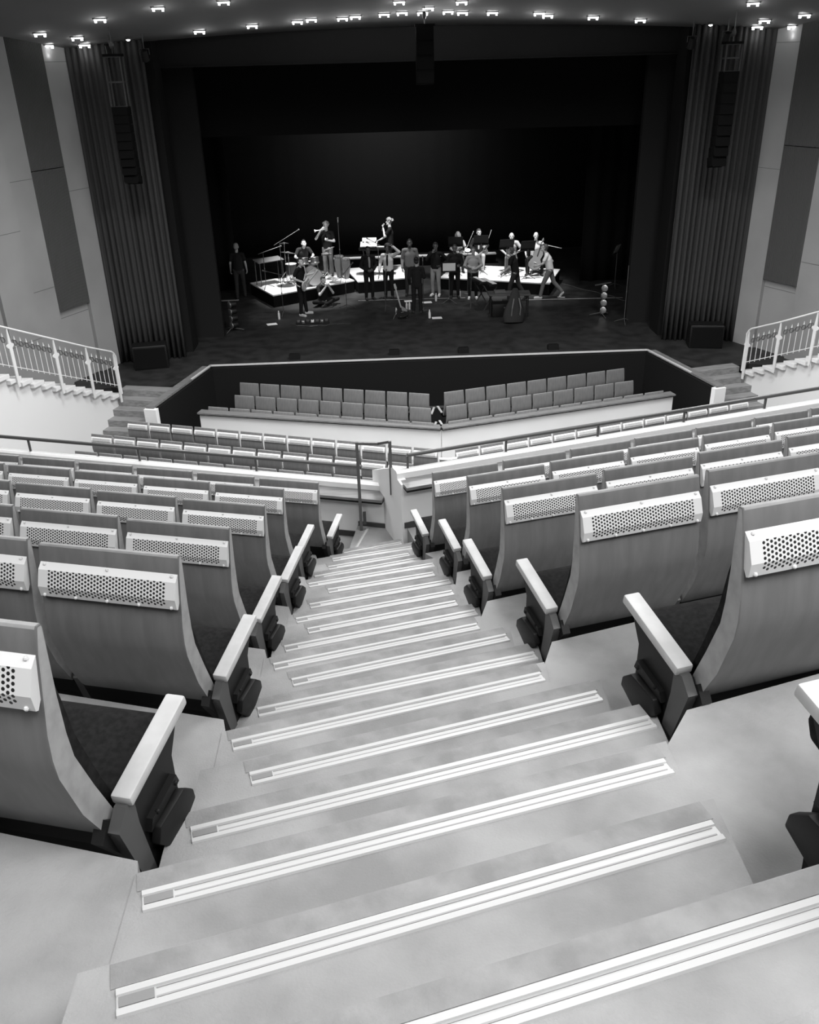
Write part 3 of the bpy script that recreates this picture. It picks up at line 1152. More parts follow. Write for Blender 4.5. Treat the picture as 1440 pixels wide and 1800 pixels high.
# side strip on the low kerb at the left of the landing
o = empty('step_nosing', (-0.345, 6.90, Z(-3.979)), radians(74), 'narrow ribbed nosing running lengthwise along the left edge of the bottom landing', 'stair nosing', 'ribbed nosings on the aisle stairs')
m = MB()
m.prism([(-0.030, 0), (-0.027, 0.006), (-0.020, 0.006), (-0.018, 0.002), (-0.010, 0.002), (-0.007, 0.006), (0, 0)], (0.0, 0, 0), (0, 1, 0), (0, 0, 1), (1, 0, 0), 0, 0.56)
m.obj('metal_strip', 'nosing_metal', o)

# ------------------------------------------------------------------ balcony rails and the aisle guard
def balcony_rail(foot, d, f, zr, ztop, a0, a1, posts, label):
    o = Vector((foot[0], foot[1], 0)) + f * 0.158
    root = empty('balcony_rail', o + Vector((0, 0, zr)), 0, label, 'handrail')
    m = MB()
    m.path([d * a0 + Vector((0, 0, 0)), d * ((a0 + a1) / 2), d * a1], 0.019, 10)
    m.obj('rail_tube', 'rail_brown', root, 60)
    for p in posts:
        m = MB()
        m.obox(d * p + Vector((0, 0, ztop - zr)), d * p + Vector((0, 0, -0.01)), 0.020, 0.020)
        m.obj('post', 'rail_brown', root)


dL, fL = Vector((cos(TL), -sin(TL), 0)), Vector((sin(TL), cos(TL), 0))
dR, fR = Vector((cos(TR), sin(TR), 0)), Vector((-sin(TR), cos(TR), 0))
balcony_rail(LF, dL, fL, Z(-3.437), lz6 + 0.525, -9.0, 0.27, [-0.82 - 1.28 * i + 0.0 for i in range(6)], 'brown tubular handrail along the left balcony parapet')
balcony_rail(RF, dR, fR, Z(-3.094), rz5 + 0.500, 0.10, 9.5, [0.10, 1.05, 2.0, 2.95, 3.9, 4.9, 6.0], 'brown tubular handrail along the right balcony parapet')
g = empty('aisle_guard', (-0.233, 7.412, Z(-3.979)), 0, 'brown metal guard frame with two tall posts at the foot of the aisle', 'guard rail')
m = MB()
m.obox((0.0, 0, 0.0), (0.0, 0.0, 0.905), 0.028, 0.028)
m.obj('post', 'rail_brown', g)
m = MB()
m.obox((0.297, -0.192, 0.46), (0.297, -0.192, 0.985), 0.028, 0.028)
m.obj('post', 'rail_brown', g)
m = MB()
m.obox((0.0, 0, 0.892), (0.197, 0.0, 0.882), 0.024, 0.022)
m.obox((0.197, 0.0, 0.882), (0.297, -0.192, 0.975), 0.024, 0.022)
m.obj('top_bar', 'rail_brown', g)
m = MB()
m.box((0.035, 0.0, 0.13), (0.03, 0.03, 0.12))
m.obj('latch', 'metal_dark', g)

# ================================================================== CEILING LIGHTS AND HANGING SPEAKERS
LIGHTS = [(-6.88, 21.55), (-5.52, 21.32), (-4.26, 21.16), (-7.05, 22.45), (-6.33, 22.29), (-6.37, 22.92), (-3.81, 23.26),
          (-2.6, 23.31), (-1.56, 23.33), (-1.23, 23.24), (-0.52, 23.33), (-0.22, 23.25), (0.44, 23.18), (0.85, 23.1), (1.32, 23.15), (1.43, 22.79),
          (1.9, 23.1), (2.24, 23.2), (2.93, 23.2), (4.01, 23.18), (4.24, 23.35), (5.3, 23.32), (6.41, 23.3), (8.26, 21.31),
          (8.98, 22.37), (9.04, 22.88), (9.71, 22.49), (9.55, 21.63), (-2.92, 21.3), (0.76, 22.24), (2.14, 22.35)]
front = sorted([p for p in LIGHTS if p[1] >= 22.95 and -4.2 < p[0] < 7])
m = MB()
for a, b, c, d in ((-0.13, 0.13, 0.075, 0.10), ):
    pass
m.box((0, -0.075, -0.012), (0.27, 0.012, 0.024))
m.box((0, 0.075, -0.012), (0.27, 0.012, 0.024))
m.box((-0.13, 0, -0.012), (0.012, 0.16, 0.024))
m.box((0.13, 0, -0.012), (0.012, 0.16, 0.024))
HOUS = m.mesh('housing', 'metal_grey')
m = MB()
m.box((0, 0.0, -0.035), (0.24, 0.05, 0.022))
m.box((-0.095, -0.0, -0.062), (0.035, 0.05, 0.045))
m.box((0.095, -0.0, -0.062), (0.035, 0.05, 0.045))
LENS = m.mesh('lens', 'lamp_lens')
for i, (x, y) in enumerate(LIGHTS):
    if (x, y) in front:
        lab = 'small bright ceiling lamp in the front row above the stage, %s from the left' % ORD[front.index((x, y))] if front.index((x, y)) < 20 else 'bright ceiling lamp'
        grp = 'ceiling lamps in the front row'
    else:
        if x < -3:
            o2 = sorted([p for p in LIGHTS if p not in front and p[0] < -2])
            lab = 'bright ceiling lamp above the left wall and curtain, %s from the left' % ORD[o2.index((x, y))]
        elif x > 7:
            o2 = sorted([p for p in LIGHTS if p not in front and p[0] > 7])
            lab = 'bright ceiling lamp above the right wall and curtain, %s from the left' % ORD[o2.index((x, y))]
        else:
            o2 = sorted([p for p in LIGHTS if p not in front and -3 <= p[0] <= 7])
            lab = 'bright ceiling lamp of the middle group behind the front row, %s from the left' % ORD[o2.index((x, y))]
        grp = 'ceiling lamps behind the front row'
    o = empty('ceiling_lamp', (x, y, Z(ceil_z(x, y))), 0, lab, 'ceiling lamp', grp)
    inst('housing', HOUS, o)
    inst('lens', LENS, o)
    pl = bpy.data.lights.new('lamp_light', 'POINT')
    pl.energy = 0.6 if (x < -6.0 or x > 8.9) else 2.2
    pl.shadow_soft_size = 0.08
    po = bpy.data.objects.new('lamp_light', pl)
    po.location = (0, 0, -0.22)
    COL.objects.link(po)
    po.parent = o
for nm, (x, y), lab in (('a', (-5.4, 23.02), 'tiny round ceiling lamp above the left curtain'), ('b', (8.01, 23.09), 'tiny round ceiling lamp above the right curtain')):
    o = empty('ceiling_lamp', (x, y, Z(ceil_z(x, y))), 0, lab, 'ceiling lamp')
    m = MB()
    m.lathe([(0.06, 0), (0.06, -0.04), (0.0, -0.04)], (0, 0, 0))
    m.obj('housing', 'metal_grey', o)
    m = MB()
    m.ball((0, 0, -0.05), (0.045, 0.045, 0.02), 6)
    m.obj('lens', 'lamp_lens', o)


def speaker_array(x, y, ztop, zbot, n, w, label, frame=0.0, tilt=0.0):
    t = empty('speaker_array', (x, y, Z(ztop)), tilt, label, 'speakers')
    zc = ceil_z(x, y)
    m = MB()
    m.box((0, 0, 0.02), (w + .04, 0.34, 0.05))
    m.obj('flying_frame', 'speaker_black', t)
    m = MB()
    m.tube((0, 0, 0.04), (0, 0, zc - ztop), 0.012, seg=6)
    m.ball((0, 0, 0.22), (0.05, 0.05, 0.09), 5)
    m.obj('chain_hoist', 'metal_dark', t)
    h = (ztop - zbot - frame) / n
    z = -frame
    if frame:
        m = MB()
        for sx in (-1, 1):
            for sy in (-1, 1):
                m.obox((sx * w / 2, sy * .14, 0), (sx * w / 2, sy * .14, -frame), 0.03, 0.03)
        for k in range(3):
            zz = -frame * k / 2
            for sy in (-1, 1):
                m.obox((-w / 2, sy * .14, zz - .01), (w / 2, sy * .14, zz - .01), 0.03, 0.03)
        m.obj('rigging_truss', 'metal_dark', t)
    for k in range(n):
        m = MB()
        zz = z - h * (k + .5)
        yy = 0.0 + 0.018 * max(0, k - n * 0.45) ** 2 * 0.3
        m.box((0, yy, zz), (w, 0.36, h * 0.99), 0, Matrix.Rotation(-0.03 * k, 3, 'X'), 0.012)
        c = m.obj('cabinet', 'speaker_black', t, 40)
        m = MB()
        m.box((0, yy - 0.186, zz), (w * .9, 0.01, h * .8), 0, Matrix.Rotation(-0.03 * k, 3, 'X'))
        m.obj('grille', 'speaker_black', c)
    return t


speaker_array(-5.54, 22.0, 0.20, -2.43, 9, 0.34, 'black line array speakers hanging in front of the left curtain', frame=1.0)
speaker_array(8.18, 22.0, 0.12, -2.46, 9, 0.34, 'black line array speakers hanging in front of the right curtain', frame=0.55)
speaker_array(XC, 22.7, 0.64, -0.54, 4, 0.40, 'black speaker cluster hanging over the middle of the stage edge')
# small hanging spotlights near the outer portal corners
for x, y, z, lab in ((-5.05, 22.9, 0.22, 'small black spotlight hanging beside the left curtain top'), (7.55, 22.9, 0.18, 'small black spotlight hanging beside the right curtain top'),
                     (-5.75, 22.6, 0.34, 'small black spotlight hanging above the left speaker array'), (8.25, 22.6, 0.26, 'small black spotlight hanging above the right speaker array')):
    o = empty('hanging_spotlight', (x, y, Z(z)), 0, lab, 'spotlight')
    m = MB()
    m.lathe([(0.03, -0.12), (0.075, -0.10), (0.085, 0.10), (0.09, 0.13), (0.0, 0.13)], (0, 0, 0), (0, 0.5, -1), 12)
    m.obj('lamp_body', 'metal_black', o, 40)
    m = MB()
    m.path([(-0.11, 0, 0), (-0.11, 0, 0.12), (0.11, 0, 0.12), (0.11, 0, 0)], 0.010, 6)
    m.tube((0, 0, 0.12), (0, 0, ceil_z(x, y) - z), 0.012, seg=6)
    m.obj('yoke', 'metal_dark', o)

# ================================================================== STAGE EQUIPMENT
def rostrum(name, corners, h, label):
    cx = sum(c[0] for c in corners) / len(corners)
    cy = sum(c[1] for c in corners) / len(corners)
    t = empty(name, (cx, cy, STAGE), 0, label, 'platform')
    pts = [(c[0] - cx, c[1] - cy) for c in corners]
    m = MB()
    m.slab(pts, h - 0.04, h)
    m.obj('white_deck', 'rostrum_top', t)
    m = MB()
    m.slab([(p[0] * .995, p[1] * .995) for p in pts], 0.0, h - 0.04)
    m.obj('black_skirt', 'black_drape', t)
    return t


RH = 0.4
rostrum('rostrum', [(-4.24, 30.26), (-3.29, 28.35), (-0.72, 30.10), (-1.67, 32.0)], RH, 'white topped rostrum under the drum kit at stage left edge of view')
rostrum('rostrum', [(-1.07, 32.04), (-0.59, 29.88), (1.07, 30.22), (0.95, 32.4)], RH, 'white topped rostrum in the middle under the keyboard player')
rostrum('rostrum', [(2.16, 30.07), (5.64, 28.69), (6.38, 30.76), (2.9, 32.14)], RH, 'white topped rostrum on the right under the seated string players')
rostrum('riser', [(-1.55, 34.0), (4.6, 34.05), (4.6, 34.35), (-1.55, 34.3)], 0.36, 'long low white edged riser across the back of the stage')


def stage_pt(x, y, z=0.0):
    return Vector((x, y, STAGE + z))


def mic_stand(x, y, h, label, boom=None, base=0.0, tripod=True, rz=0.0, mic=True, ring='metal_dark'):
    """boom: (length, direction angle, rise)"""
    t = empty('microphone_stand', (x, y, STAGE + base), rz, label, 'microphone stand', 'microphone stands on the stage')
    m = MB()
    m.tube((0, 0, 0.10), (0, 0, h), 0.011, seg=6)
    m.ball((0, 0, h * .55), (0.02, 0.02, 0.03), 4)
    m.obj('pole', ring, t)
    if tripod:
        for k in range(3):
            a = 2 * pi * k / 3 + 0.4
            m = MB()
            m.tube((0, 0, 0.14), (0.30 * cos(a), 0.30 * sin(a), 0.012), 0.010, seg=6)
            m.obj('leg', ring, t)
    else:
        m = MB()
        m.lathe([(0.13, 0.0), (0.13, 0.015), (0.03, 0.03), (0.0, 0.11)], (0, 0, 0), seg=16)
        m.obj('base', ring, t)
    tip = Vector((0, 0, h))
    if boom:
        L, a, r = boom
        d = Vector((cos(a) * cos(r), sin(a) * cos(r), sin(r)))
        m = MB()
        m.tube(tip - d * (L * .35), tip + d * L, 0.009, seg=6)
        m.obj('boom', ring, t)
        tip = tip + d * L
        md = d
    else:
        md = Vector((0, 0.5, 0.85)).normalized()
    if mic:
        m = MB()
        m.tube(tip, tip + md * 0.13, 0.013, 0.019, 8)
        m.ball(tip + md * 0.15, 0.030, 6)
        m.obj('microphone', 'metal_grey', t)
    return t


def music_stand(x, y, h, rz, label, base=0.0, sheet=True, val='metal_dark'):
    t = empty('music_stand', (x, y, STAGE + base), rz, label, 'music stand', 'music stands on the stage')
    m = MB()
    m.tube((0, 0, 0.12), (0, 0, h), 0.012, seg=6)
    m.obj('pole', val, t)
    for k in range(3):
        a = 2 * pi * k / 3 + .5
        m = MB()
        m.tube((0, 0, 0.15), (0.27 * cos(a), 0.27 * sin(a), 0.012), 0.010, seg=6)
        m.obj('leg', val, t)
    R = Matrix.Rotation(radians(-22), 3, 'X')
    m = MB()
    m.box((0, -0.02, h + 0.12), (0.50, 0.012, 0.34), 0, R)
    m.box(Vector((0, -0.02, h + 0.12)) + R @ Vector((0, 0.03, -0.165)), (0.50, 0.06, 0.012), 0, R)
    d = m.obj('desk', 'metal_black' if val == 'metal_dark' else val, t)
    if sheet:
        m = MB()
        m.box(Vector((0, -0.02, h + 0.12)) + R @ Vector((0, 0.010, 0.0)), (0.40, 0.004, 0.28), 0, R)
        m.obj('sheet_music', 'paper', t)
    return t


# -------- drum kit on the left rostrum
DKx, DKy, DKz = -2.35, 30.35, RH
kd = radians(200)                            # facing of the kit


def kit(px, py):
    """kit coordinates: x to the drummer's right, y forwards from the drummer"""
    c, s_ = cos(kd), sin(kd)
    return (DKx + px * c - py * s_, DKy + px * s_ + py * c)


def drum(label, px, py, z, r, depth, tilt=0.0, head='drum_head', name='drum', legs=True, axis=None, cat='drum', grp='drums of the kit'):
    x, y = kit(px, py)
    t = empty(name, (x, y, STAGE + DKz), kd, label, cat, grp)
    ax = Vector(axis) if axis else Vector((0, -sin(tilt), cos(tilt)))
    c = Vector((0, 0, z))
    m = MB()
    m.lathe([(r * .97, 0), (r, 0.004), (r, depth), (r * .97, depth + .002)], c, ax, 28)
    m.obj('shell', 'drum_shell', t, 40)
    for zz, nm in ((depth, 'head'), (-0.004, 'resonant_head')):
        m = MB()
        m.lathe([(r * .96, 0), (r * .96, 0.008)], c + ax * zz, ax, 28)
        m.obj(nm, head, t, 40)
    for zz in (0.0, depth - .02):
        m = MB()
        m.lathe([(r * 1.03, 0), (r * 1.04, 0.012), (r * 1.03, 0.024), (r * 0.97, 0.024), (r * .97, 0)], c + ax * zz, ax, 28)
        m.obj('hoop', 'chrome', t, 40)
    if legs:
        for k in range(3):
            a = 2 * pi * k / 3 + .3
            m = MB()
            m.tube((r * cos(a) * .95, r * sin(a) * .95, z + depth * .4), (r * cos(a) * 1.15, r * sin(a) * 1.15, 0.014), 0.010, seg=6)
            m.obj('leg', 'chrome', t)
    return t


t = drum('large bass drum with a pale front head at the front of the kit', 0.0, 0.62, 0.305, 0.28, 0.42, name='bass_drum', legs=False, axis=(0, 1, 0.0))
for sx in (-1, 1):
    m = MB()
    m.tube((sx * .24, 0.30, 0.30), (sx * .42, 0.45, 0.014), 0.010, seg=6)
    m.obj('spur', 'chrome', t)
drum('small rack drum above the bass drum, nearer the brass player', -0.17, 0.60, 0.66, 0.14, 0.18, 0.30, legs=False, name='rack_tom')
drum('small rack drum above the bass drum, nearer the guitarist', 0.20, 0.60, 0.66, 0.15, 0.19, 0.30, legs=False, name='rack_tom')
for px in (-0.17, 0.20):
    pass
drum('floor drum on three chrome legs beside the drummer', 0.52, 0.12, 0.28, 0.19, 0.34, name='floor_tom')
drum('shallow snare drum in front of the seated drummer', -0.22, 0.18, 0.52, 0.17, 0.13, 0.12, name='snare_drum')


def cymbal(label, px, py, h, r, tilt=(0.0, 0.2), pair=False, mt='brass'):
    x, y = kit(px, py)
    t = empty('cymbal_stand', (x, y, STAGE + DKz), kd, label, 'cymbal', 'cymbals of the kit')
    m = MB()
    m.tube((0, 0, 0.10), (0, 0, h + .03), 0.011, seg=6)
    m.obj('pole', 'chrome', t)
    for k in range(3):
        a = 2 * pi * k / 3
        m = MB()
        m.tube((0, 0, 0.28), (0.24 * cos(a), 0.24 * sin(a), 0.014), 0.010, seg=6)
        m.obj('leg', 'chrome', t)
    ax = Vector((tilt[0], -tilt[1], 1)).normalized()
    for k in range(2 if pair else 1):
        m = MB()
        m.lathe([(0.012, 0.035), (0.05, 0.02), (0.06, 0.012), (r * .6, 0.006), (r, -0.012), (r, -0.014), (r * .6, 0.003), (0.06, 0.008), (0.012, 0.03)], Vector((0, 0, h - .04 * k)), ax, 28)
        m.obj('cymbal', mt, t, 40)


cymbal('hi-hat cymbals on a stand at the right of the kit, viewed from the hall', -0.68, 0.30, 0.88, 0.18, (0, 0.05), True)
cymbal('crash cymbal tilted on a chrome stand near the tall conga', -0.62, 0.78, 1.12, 0.21, (0.25, 0.25))
cymbal('ride cymbal on a chrome stand behind the guitarist', 0.70, 0.55, 1.08, 0.25, (-0.2, 0.2))
cymbal('small splash cymbal high at the rear left of the kit', 0.55, -0.45, 1.20, 0.16, (-0.1, 0.3))
x, y = kit(0.0, -0.22)
t = empty('drum_stool', (x, y, STAGE + DKz), 0, 'round black drum stool under the drummer', 'stool')
m = MB()
m.lathe([(0.0, 0.42), (0.15, 0.42), (0.17, 0.45), (0.165, 0.50), (0.0, 0.51)], (0, 0, 0), seg=20)
m.obj('seat', 'fabric_black', t, 40)
m = MB()
m.tube((0, 0, 0.1), (0, 0, 0.43), 0.018, seg=8)
m.obj('column', 'chrome', t)
for k in range(3):
    a = 2 * pi * k / 3
    m = MB()
    m.tube((0, 0, 0.2), (0.22 * cos(a), 0.22 * sin(a), 0.016), 0.012, seg=6)
    m.obj('leg', 'chrome', t)

# -------- percussion next to the brass player
for dx, dy, r, h, lab in ((-1.22, 30.62, 0.15, 0.72, 'tall conga drum at the right end of the drum rostrum'), (-0.98, 30.42, 0.13, 0.66, 'slimmer conga drum at the corner of the drum rostrum')):
    t = empty('conga_drum', (dx, dy, STAGE + RH), 0, lab, 'drum', 'conga drums')
    m = MB()
    m.lathe([(r * .62, 0), (r * .75, h * .2), (r * 1.1, h * .6), (r, h), (0, h)], (0, 0, 0), seg=24)
    m.obj('shell', 'wood_amber', t, 40)
    m = MB()
    m.lathe([(r * .98, 0), (r * .98, 0.01)], (0, 0, h), seg=24)
    m.obj('head', 'drum_head', t)
    m = MB()
    m.lathe([(r * 1.0, -.03), (r * 1.05, -.03), (r * 1.05, 0.012), (r * 1.0, .012)], (0, 0, h), seg=24)
    m.obj('hoop', 'chrome', t, 40)

# -------- keyboards
def keyboard(name, L, W, parent=None, keys=True, body='metal_black'):
    m = MB()
    m.box((0, 0, 0.04), (L, W, 0.08), 0, None, 0.008)
    k = m.obj(name, body, parent, 40)
    if keys:
        m = MB()
        n = 30
        for i in range(n):
            w = (L - .08) / n
            m.box((-(L - .08) / 2 + w * (i + .5), -W * .22, 0.086), (w * .9, W * .48, 0.014))
        m.obj('keys', 'key_white', k)
    return k


t = empty('keyboard', (0.05, 30.75, STAGE + RH), radians(176), 'two tier electric keyboard in front of the man with a microphone', 'keyboard')
m = MB()
for sx in (-1, 1):
    m.obox((sx * .42, -.22, 0.02), (sx * .42, .22, 0.86), 0.03, 0.03)
    m.obox((sx * .42, .22, 0.02), (sx * .42, -.22, 0.86), 0.03, 0.03)
m.obox((-.42, 0, .45), (.42, 0, .45), 0.03, 0.03)
m.obj('stand', 'metal_black', t)
k = keyboard('lower_keyboard', 1.15, 0.32, t)
k.location = (0, 0, 0.86)
m = MB()
R = Matrix.Rotation(radians(-28), 3, 'X')
m.box((0.24, 0.06, 1.05), (0.56, 0.26, 0.04), 0, R, 0.008)
m.box((0.22, -0.06, 1.17), (0.48, 0.18, 0.03), 0, Matrix.Rotation(radians(-45), 3, 'X'), 0.006)
m.obj('upper_keyboard', 'cloth_light', t, 40)
m = MB()
m.obox((0.0, .05, 0.9), (0.0, .0, 1.15), 0.03, 0.03)
m.obox((.42, .05, 0.9), (.42, .0, 1.15), 0.03, 0.03)
m.obj('upper_bracket', 'metal_black', t)

t = empty('keyboard', (3.42, 27.5, STAGE), radians(108), 'pair of keyboards on a stand at the front right with white keys facing outwards', 'keyboard')
m = MB()
for sx in (-1, 1):
    m.obox((sx * .35, -.20, 0.0), (sx * .35, .22, 0.72), 0.03, 0.03)
    m.obox((sx * .35, .22, 0.0), (sx * .35, -.20, 0.72), 0.03, 0.03)
m.obj('stand', 'metal_dark', t)
k = keyboard('front_keyboard', 0.95, 0.28, t)
k.location = (0, -0.02, 0.72)
k2 = keyboard('rear_keyboard', 0.80, 0.24, t)
k2.location = (0.02, 0.28, 0.80)
m = MB()
m.obox((-.3, .2, .72), (-.3, .3, .8), 0.03, 0.03)
m.obox((.3, .2, .72), (.3, .3, .8), 0.03, 0.03)
m.obj('upper_bracket', 'metal_dark', t)

# table with gear in front of the right hand group
t = empty('equipment_table', (3.98, 26.45, STAGE), radians(-4), 'low black table with gear in front of the keyboards', 'table')
m = MB()
m.box((0, 0, 0.66), (1.25, 0.55, 0.04), 0, None, 0.005)
m.obj('table_top', 'metal_dark', t)
for sx in (-1, 1):
    for sy in (-1, 1):
        m = MB()
        m.obox((sx * .56, sy * .22, 0), (sx * .56, sy * .22, .65), 0.03, 0.03)
        m.obj('leg', 'metal_black', t)
o = empty('flight_case', (3.85, 26.45, STAGE), 0.05, 'black flight case on the floor under the gear table', 'case')
m = MB()
m.box((0, 0, 0.2), (0.8, 0.4, 0.38), 0, None, 0.01)
m.obj('case_body', 'metal_black', o, 40)
m = MB()
m.box((0, -0.205, 0.28), (0.12, 0.02, 0.04))
m.obj('handle', 'chrome', o)
tag(MB().box((0, 0, 0.05), (0.34, 0.26, 0.07), 0, None, 0.008).obj('effects_box', 'metal_grey', None, 40, (3.7, 26.45, STAGE + .665)), 'grey effects box lying on the low gear table', 'effects box')

# big dark instrument bag leaning by the table
t = empty('instrument_bag', (4.0, 25.55, STAGE), 0.2, 'large dark padded instrument bag standing at the front right of the stage', 'bag')
m = MB()
m.lathe([(0.0, 0.0), (0.30, 0.02), (0.34, 0.18), (0.30, 0.40), (0.20, 0.62), (0.13, 0.86), (0.08, 1.0), (0.0, 1.02)], (0, 0, 0), (0.05, 0.12, 1), 16)
for v in m.bm.verts:
    v.co.y *= 0.55
m.obj('bag_body', 'cloth_dark', t, 60)
m = MB()
m.path([(-.12, -.14, .25), (-.13, -.22, .5), (-.06, -.14, .75)], 0.018, 6)
m.path([(.14, -.14, .25), (.13, -.22, .5), (.10, -.12, .75)], 0.018, 6)
m.obj('straps', 'cloth_mid', t)

# -------- microphone, music and lamp stands
mic_stand(-2.9, 27.35, 1.25, 'boom microphone stand beside the guitarist near the pale sheet', (0.5, 2.6, 0.1))
mic_stand(-3.08, 29.72, 1.40, 'tall boom microphone stand with a bright tip reaching over the drums', (0.62, 0.45, 0.42), base=RH, mic=True)
mic_stand(-3.6, 29.35, 1.15, 'microphone stand at the left corner of the drum rostrum', (0.5, 0.5, 0.2), base=RH)
mic_stand(-1.15, 29.95, 1.9, 'tall straight microphone stand right of the drum kit', None, base=RH)
mic_stand(0.12, 30.4, 1.1, 'microphone stand on the middle rostrum by the keyboard', (0.35, 2.4, 0.3), base=RH)
mic_stand(1.45, 27.35, 1.5, 'straight microphone stand in front of the man in black at centre front', None, tripod=False)
mic_stand(0.28, 27.6, 1.0, 'microphone stand with a laptop tray in front of the singer in the pale jacket', (0.25, 1.4, 0.4))
mic_stand(-0.95, 27.85, 1.15, 'cluttered microphone stand at centre left with a small tray', (0.3, 0.9, 0.5))
mic_stand(2.95, 27.55, 1.05, 'microphone stand on a wide tripod below the woman in the denim jacket', (0.3, 1.8, 0.4))
mic_stand(7.16, 25.1, 1.65, 'thin microphone stand standing alone at the right edge of the stage', None, mic=False, ring='metal_grey')
music_stand(2.32, 28.15, 1.02, pi * .98, 'black music stand in front of the dark clad singer')
music_stand(2.72, 30.35, 1.0, pi * .95, 'black music stand before the blonde violinist', RH, False)
music_stand(3.58, 30.35, 1.02, pi * .97, 'black music stand before the violinist in the dark jacket', RH, False)
music_stand(4.38, 29.85, 0.95, pi * 1.05, 'dark music stand before the bald player in the pale shirt', RH, False)
music_stand(5.02, 29.45, 0.95, pi * 1.05, 'dark music stand before the player with the cello', RH, False)
music_stand(7.99, 29.5, 1.15, pi * 1.3, 'music stand with a bright sheet at the far right of the stage', 0, True)
t = empty('percussion_table', (-3.52, 29.95, STAGE + RH), radians(34), 'grey topped percussion table at the left end of the drum rostrum', 'table')
m = MB()
m.box((0, 0, 0.80), (0.95, 0.42, 0.03), 0, Matrix.Rotation(radians(8), 3, 'X'), 0.006)
m.obj('table_top', 'cloth_mid', t)
for sx in (-1, 1):
    for sy in (-1, 1):
        m = MB()
        m.tube((sx * .42, sy * .17, 0), (sx * .42, sy * .17, .79), 0.014, seg=6)
        m.obj('leg', 'metal_dark', t)
t = empty('clip_lamp', (3.02, 29.30, STAGE), 0, 'small very bright lamp shining just left of the denim jacket woman', 'lamp')
m = MB()
m.tube((0, 0, 0.02), (0, 0, 1.36), 0.010, seg=6)
m.lathe([(0.11, 0.0), (0.11, 0.015), (0.02, 0.025)], (0, 0, 0), seg=14)
m.obj('stand', 'metal_dark', t)
m = MB()
m.ball((0, -.01, 1.42), (0.085, 0.05, 0.05), 6)
m.obj('lens', 'lamp_lens', t)

# sheets of paper on the floor
for x, y, a, lab in ((-3.17, 26.34, .3, 'white sheet of paper on the floor left of the guitarist'), (1.05, 28.6, .1, 'white sheet of paper on the floor behind the centre singer'),
                     (1.80, 26.40, .05, 'white sheet of paper on the floor beside the bottle at centre front'), (1.62, 28.35, .1, 'white sheet of paper on the floor near the white shoes')):
    o = MB().box((0, 0, 0.003), (0.30, 0.22, 0.006)).obj('sheet_of_paper', 'paper', None, False, (x, y, STAGE))
    o.rotation_euler = (0, 0, a)
    tag(o, lab, 'paper', 'sheets of paper on the stage floor')
# bottles
for x, y, lab in ((1.58, 26.42, 'clear water bottle on the floor at centre front beside a sheet'), (0.93, 27.5, 'clear water bottle on the floor by the black guitar, left of two'),
                  (1.02, 27.55, 'clear water bottle on the floor by the black guitar, right of two'), (-3.0, 26.9, 'clear water bottle on the floor at the guitarist stand'),
                  (2.72, 28.9, 'clear water bottle on the floor between the two right hand singers'), (0.6, 27.0, 'clear water bottle on the floor left of the black guitar'),
                  (1.92, 28.5, 'clear water bottle on the floor behind the music stand')):
    t = empty('water_bottle', (x, y, STAGE), 0, lab, 'bottle', 'water bottles on the stage floor')
    m = MB()
    m.lathe([(0.0, 0), (0.036, 0.0), (0.038, 0.15), (0.030, 0.19), (0.014, 0.22), (0.014, 0.235), (0, 0.235)], (0, 0, 0), seg=12)
    m.obj('bottle_body', 'glass_clear', t, 40)
    m = MB()
    m.lathe([(0.017, 0.23), (0.017, 0.255), (0, 0.255)], (0, 0, 0), seg=10)
    m.obj('cap', 'paper', t)

# pedal board and cables
t = empty('pedal_board', (-1.95, 26.35, STAGE), 0.05, 'row of guitar pedals on a board at the guitarist feet', 'pedal board')
m = MB()
m.box((0, 0, 0.02), (1.0, 0.34, 0.03))
m.obj('board', 'metal_black', t)
for i in range(7):
    m = MB()
    m.box((-0.42 + i * .14, 0.02 * (-1) ** i, 0.06), (0.09, 0.14, 0.05), 0, None, 0.008)
    p = m.obj('pedal', ['metal_grey', 'chrome', 'metal_dark', 'white_paint'][i % 4], t, 40)
    m = MB()
    m.lathe([(0.012, 0), (0.012, 0.02), (0, .02)], (-0.42 + i * .14, -0.04, 0.085), seg=8)
    m.obj('switch', 'chrome', p)
for k, (pts, lab) in enumerate((([(-2.6, 26.2), (-2.2, 25.98), (-1.6, 25.95), (-1.2, 26.1), (-0.8, 26.05)], 'black cable trailing from the pedals along the stage front'),
                                ([(4.9, 29.4), (5.1, 29.6), (4.9, 29.8), (4.6, 29.55), (4.75, 29.35)], 'dark cable coiled on the right rostrum'),
                                ([(6.38, 30.2), (7.2, 28.9), (7.6, 28.3), (8.0, 27.2)], 'pale cable running from the right rostrum to the wings'))):
    z = RH if k == 1 else 0
    rnd = [stage_pt(x, y, z + 0.012) for x, y in pts]
    sm = []
    for i in range(len(rnd) - 1):
        a, b = rnd[i], rnd[i + 1]
        for q in range(4):
            sm.append(a.lerp(b, q / 4) + Vector((0.04 * sin(q * 1.6 + i), 0.05 * cos(q * 1.6 + i), 0)))
    sm.append(rnd[-1])
    o = MB().path(sm, 0.011, 5).obj('cable', ['metal_dark', 'metal_dark', 'metal_grey'][k])
    tag(o, lab, 'cable')
# tape lines on the stage floor
m = MB()
m.obox(stage_pt(4.2, 28.25, 0.002), stage_pt(7.9, 28.1, 0.002), 0.04, 0.004)
m.obox(stage_pt(-0.6, 28.9, 0.002), stage_pt(2.9, 28.8, 0.002), 0.03, 0.004)
structure(m.obj('trim_4', 'tape'))

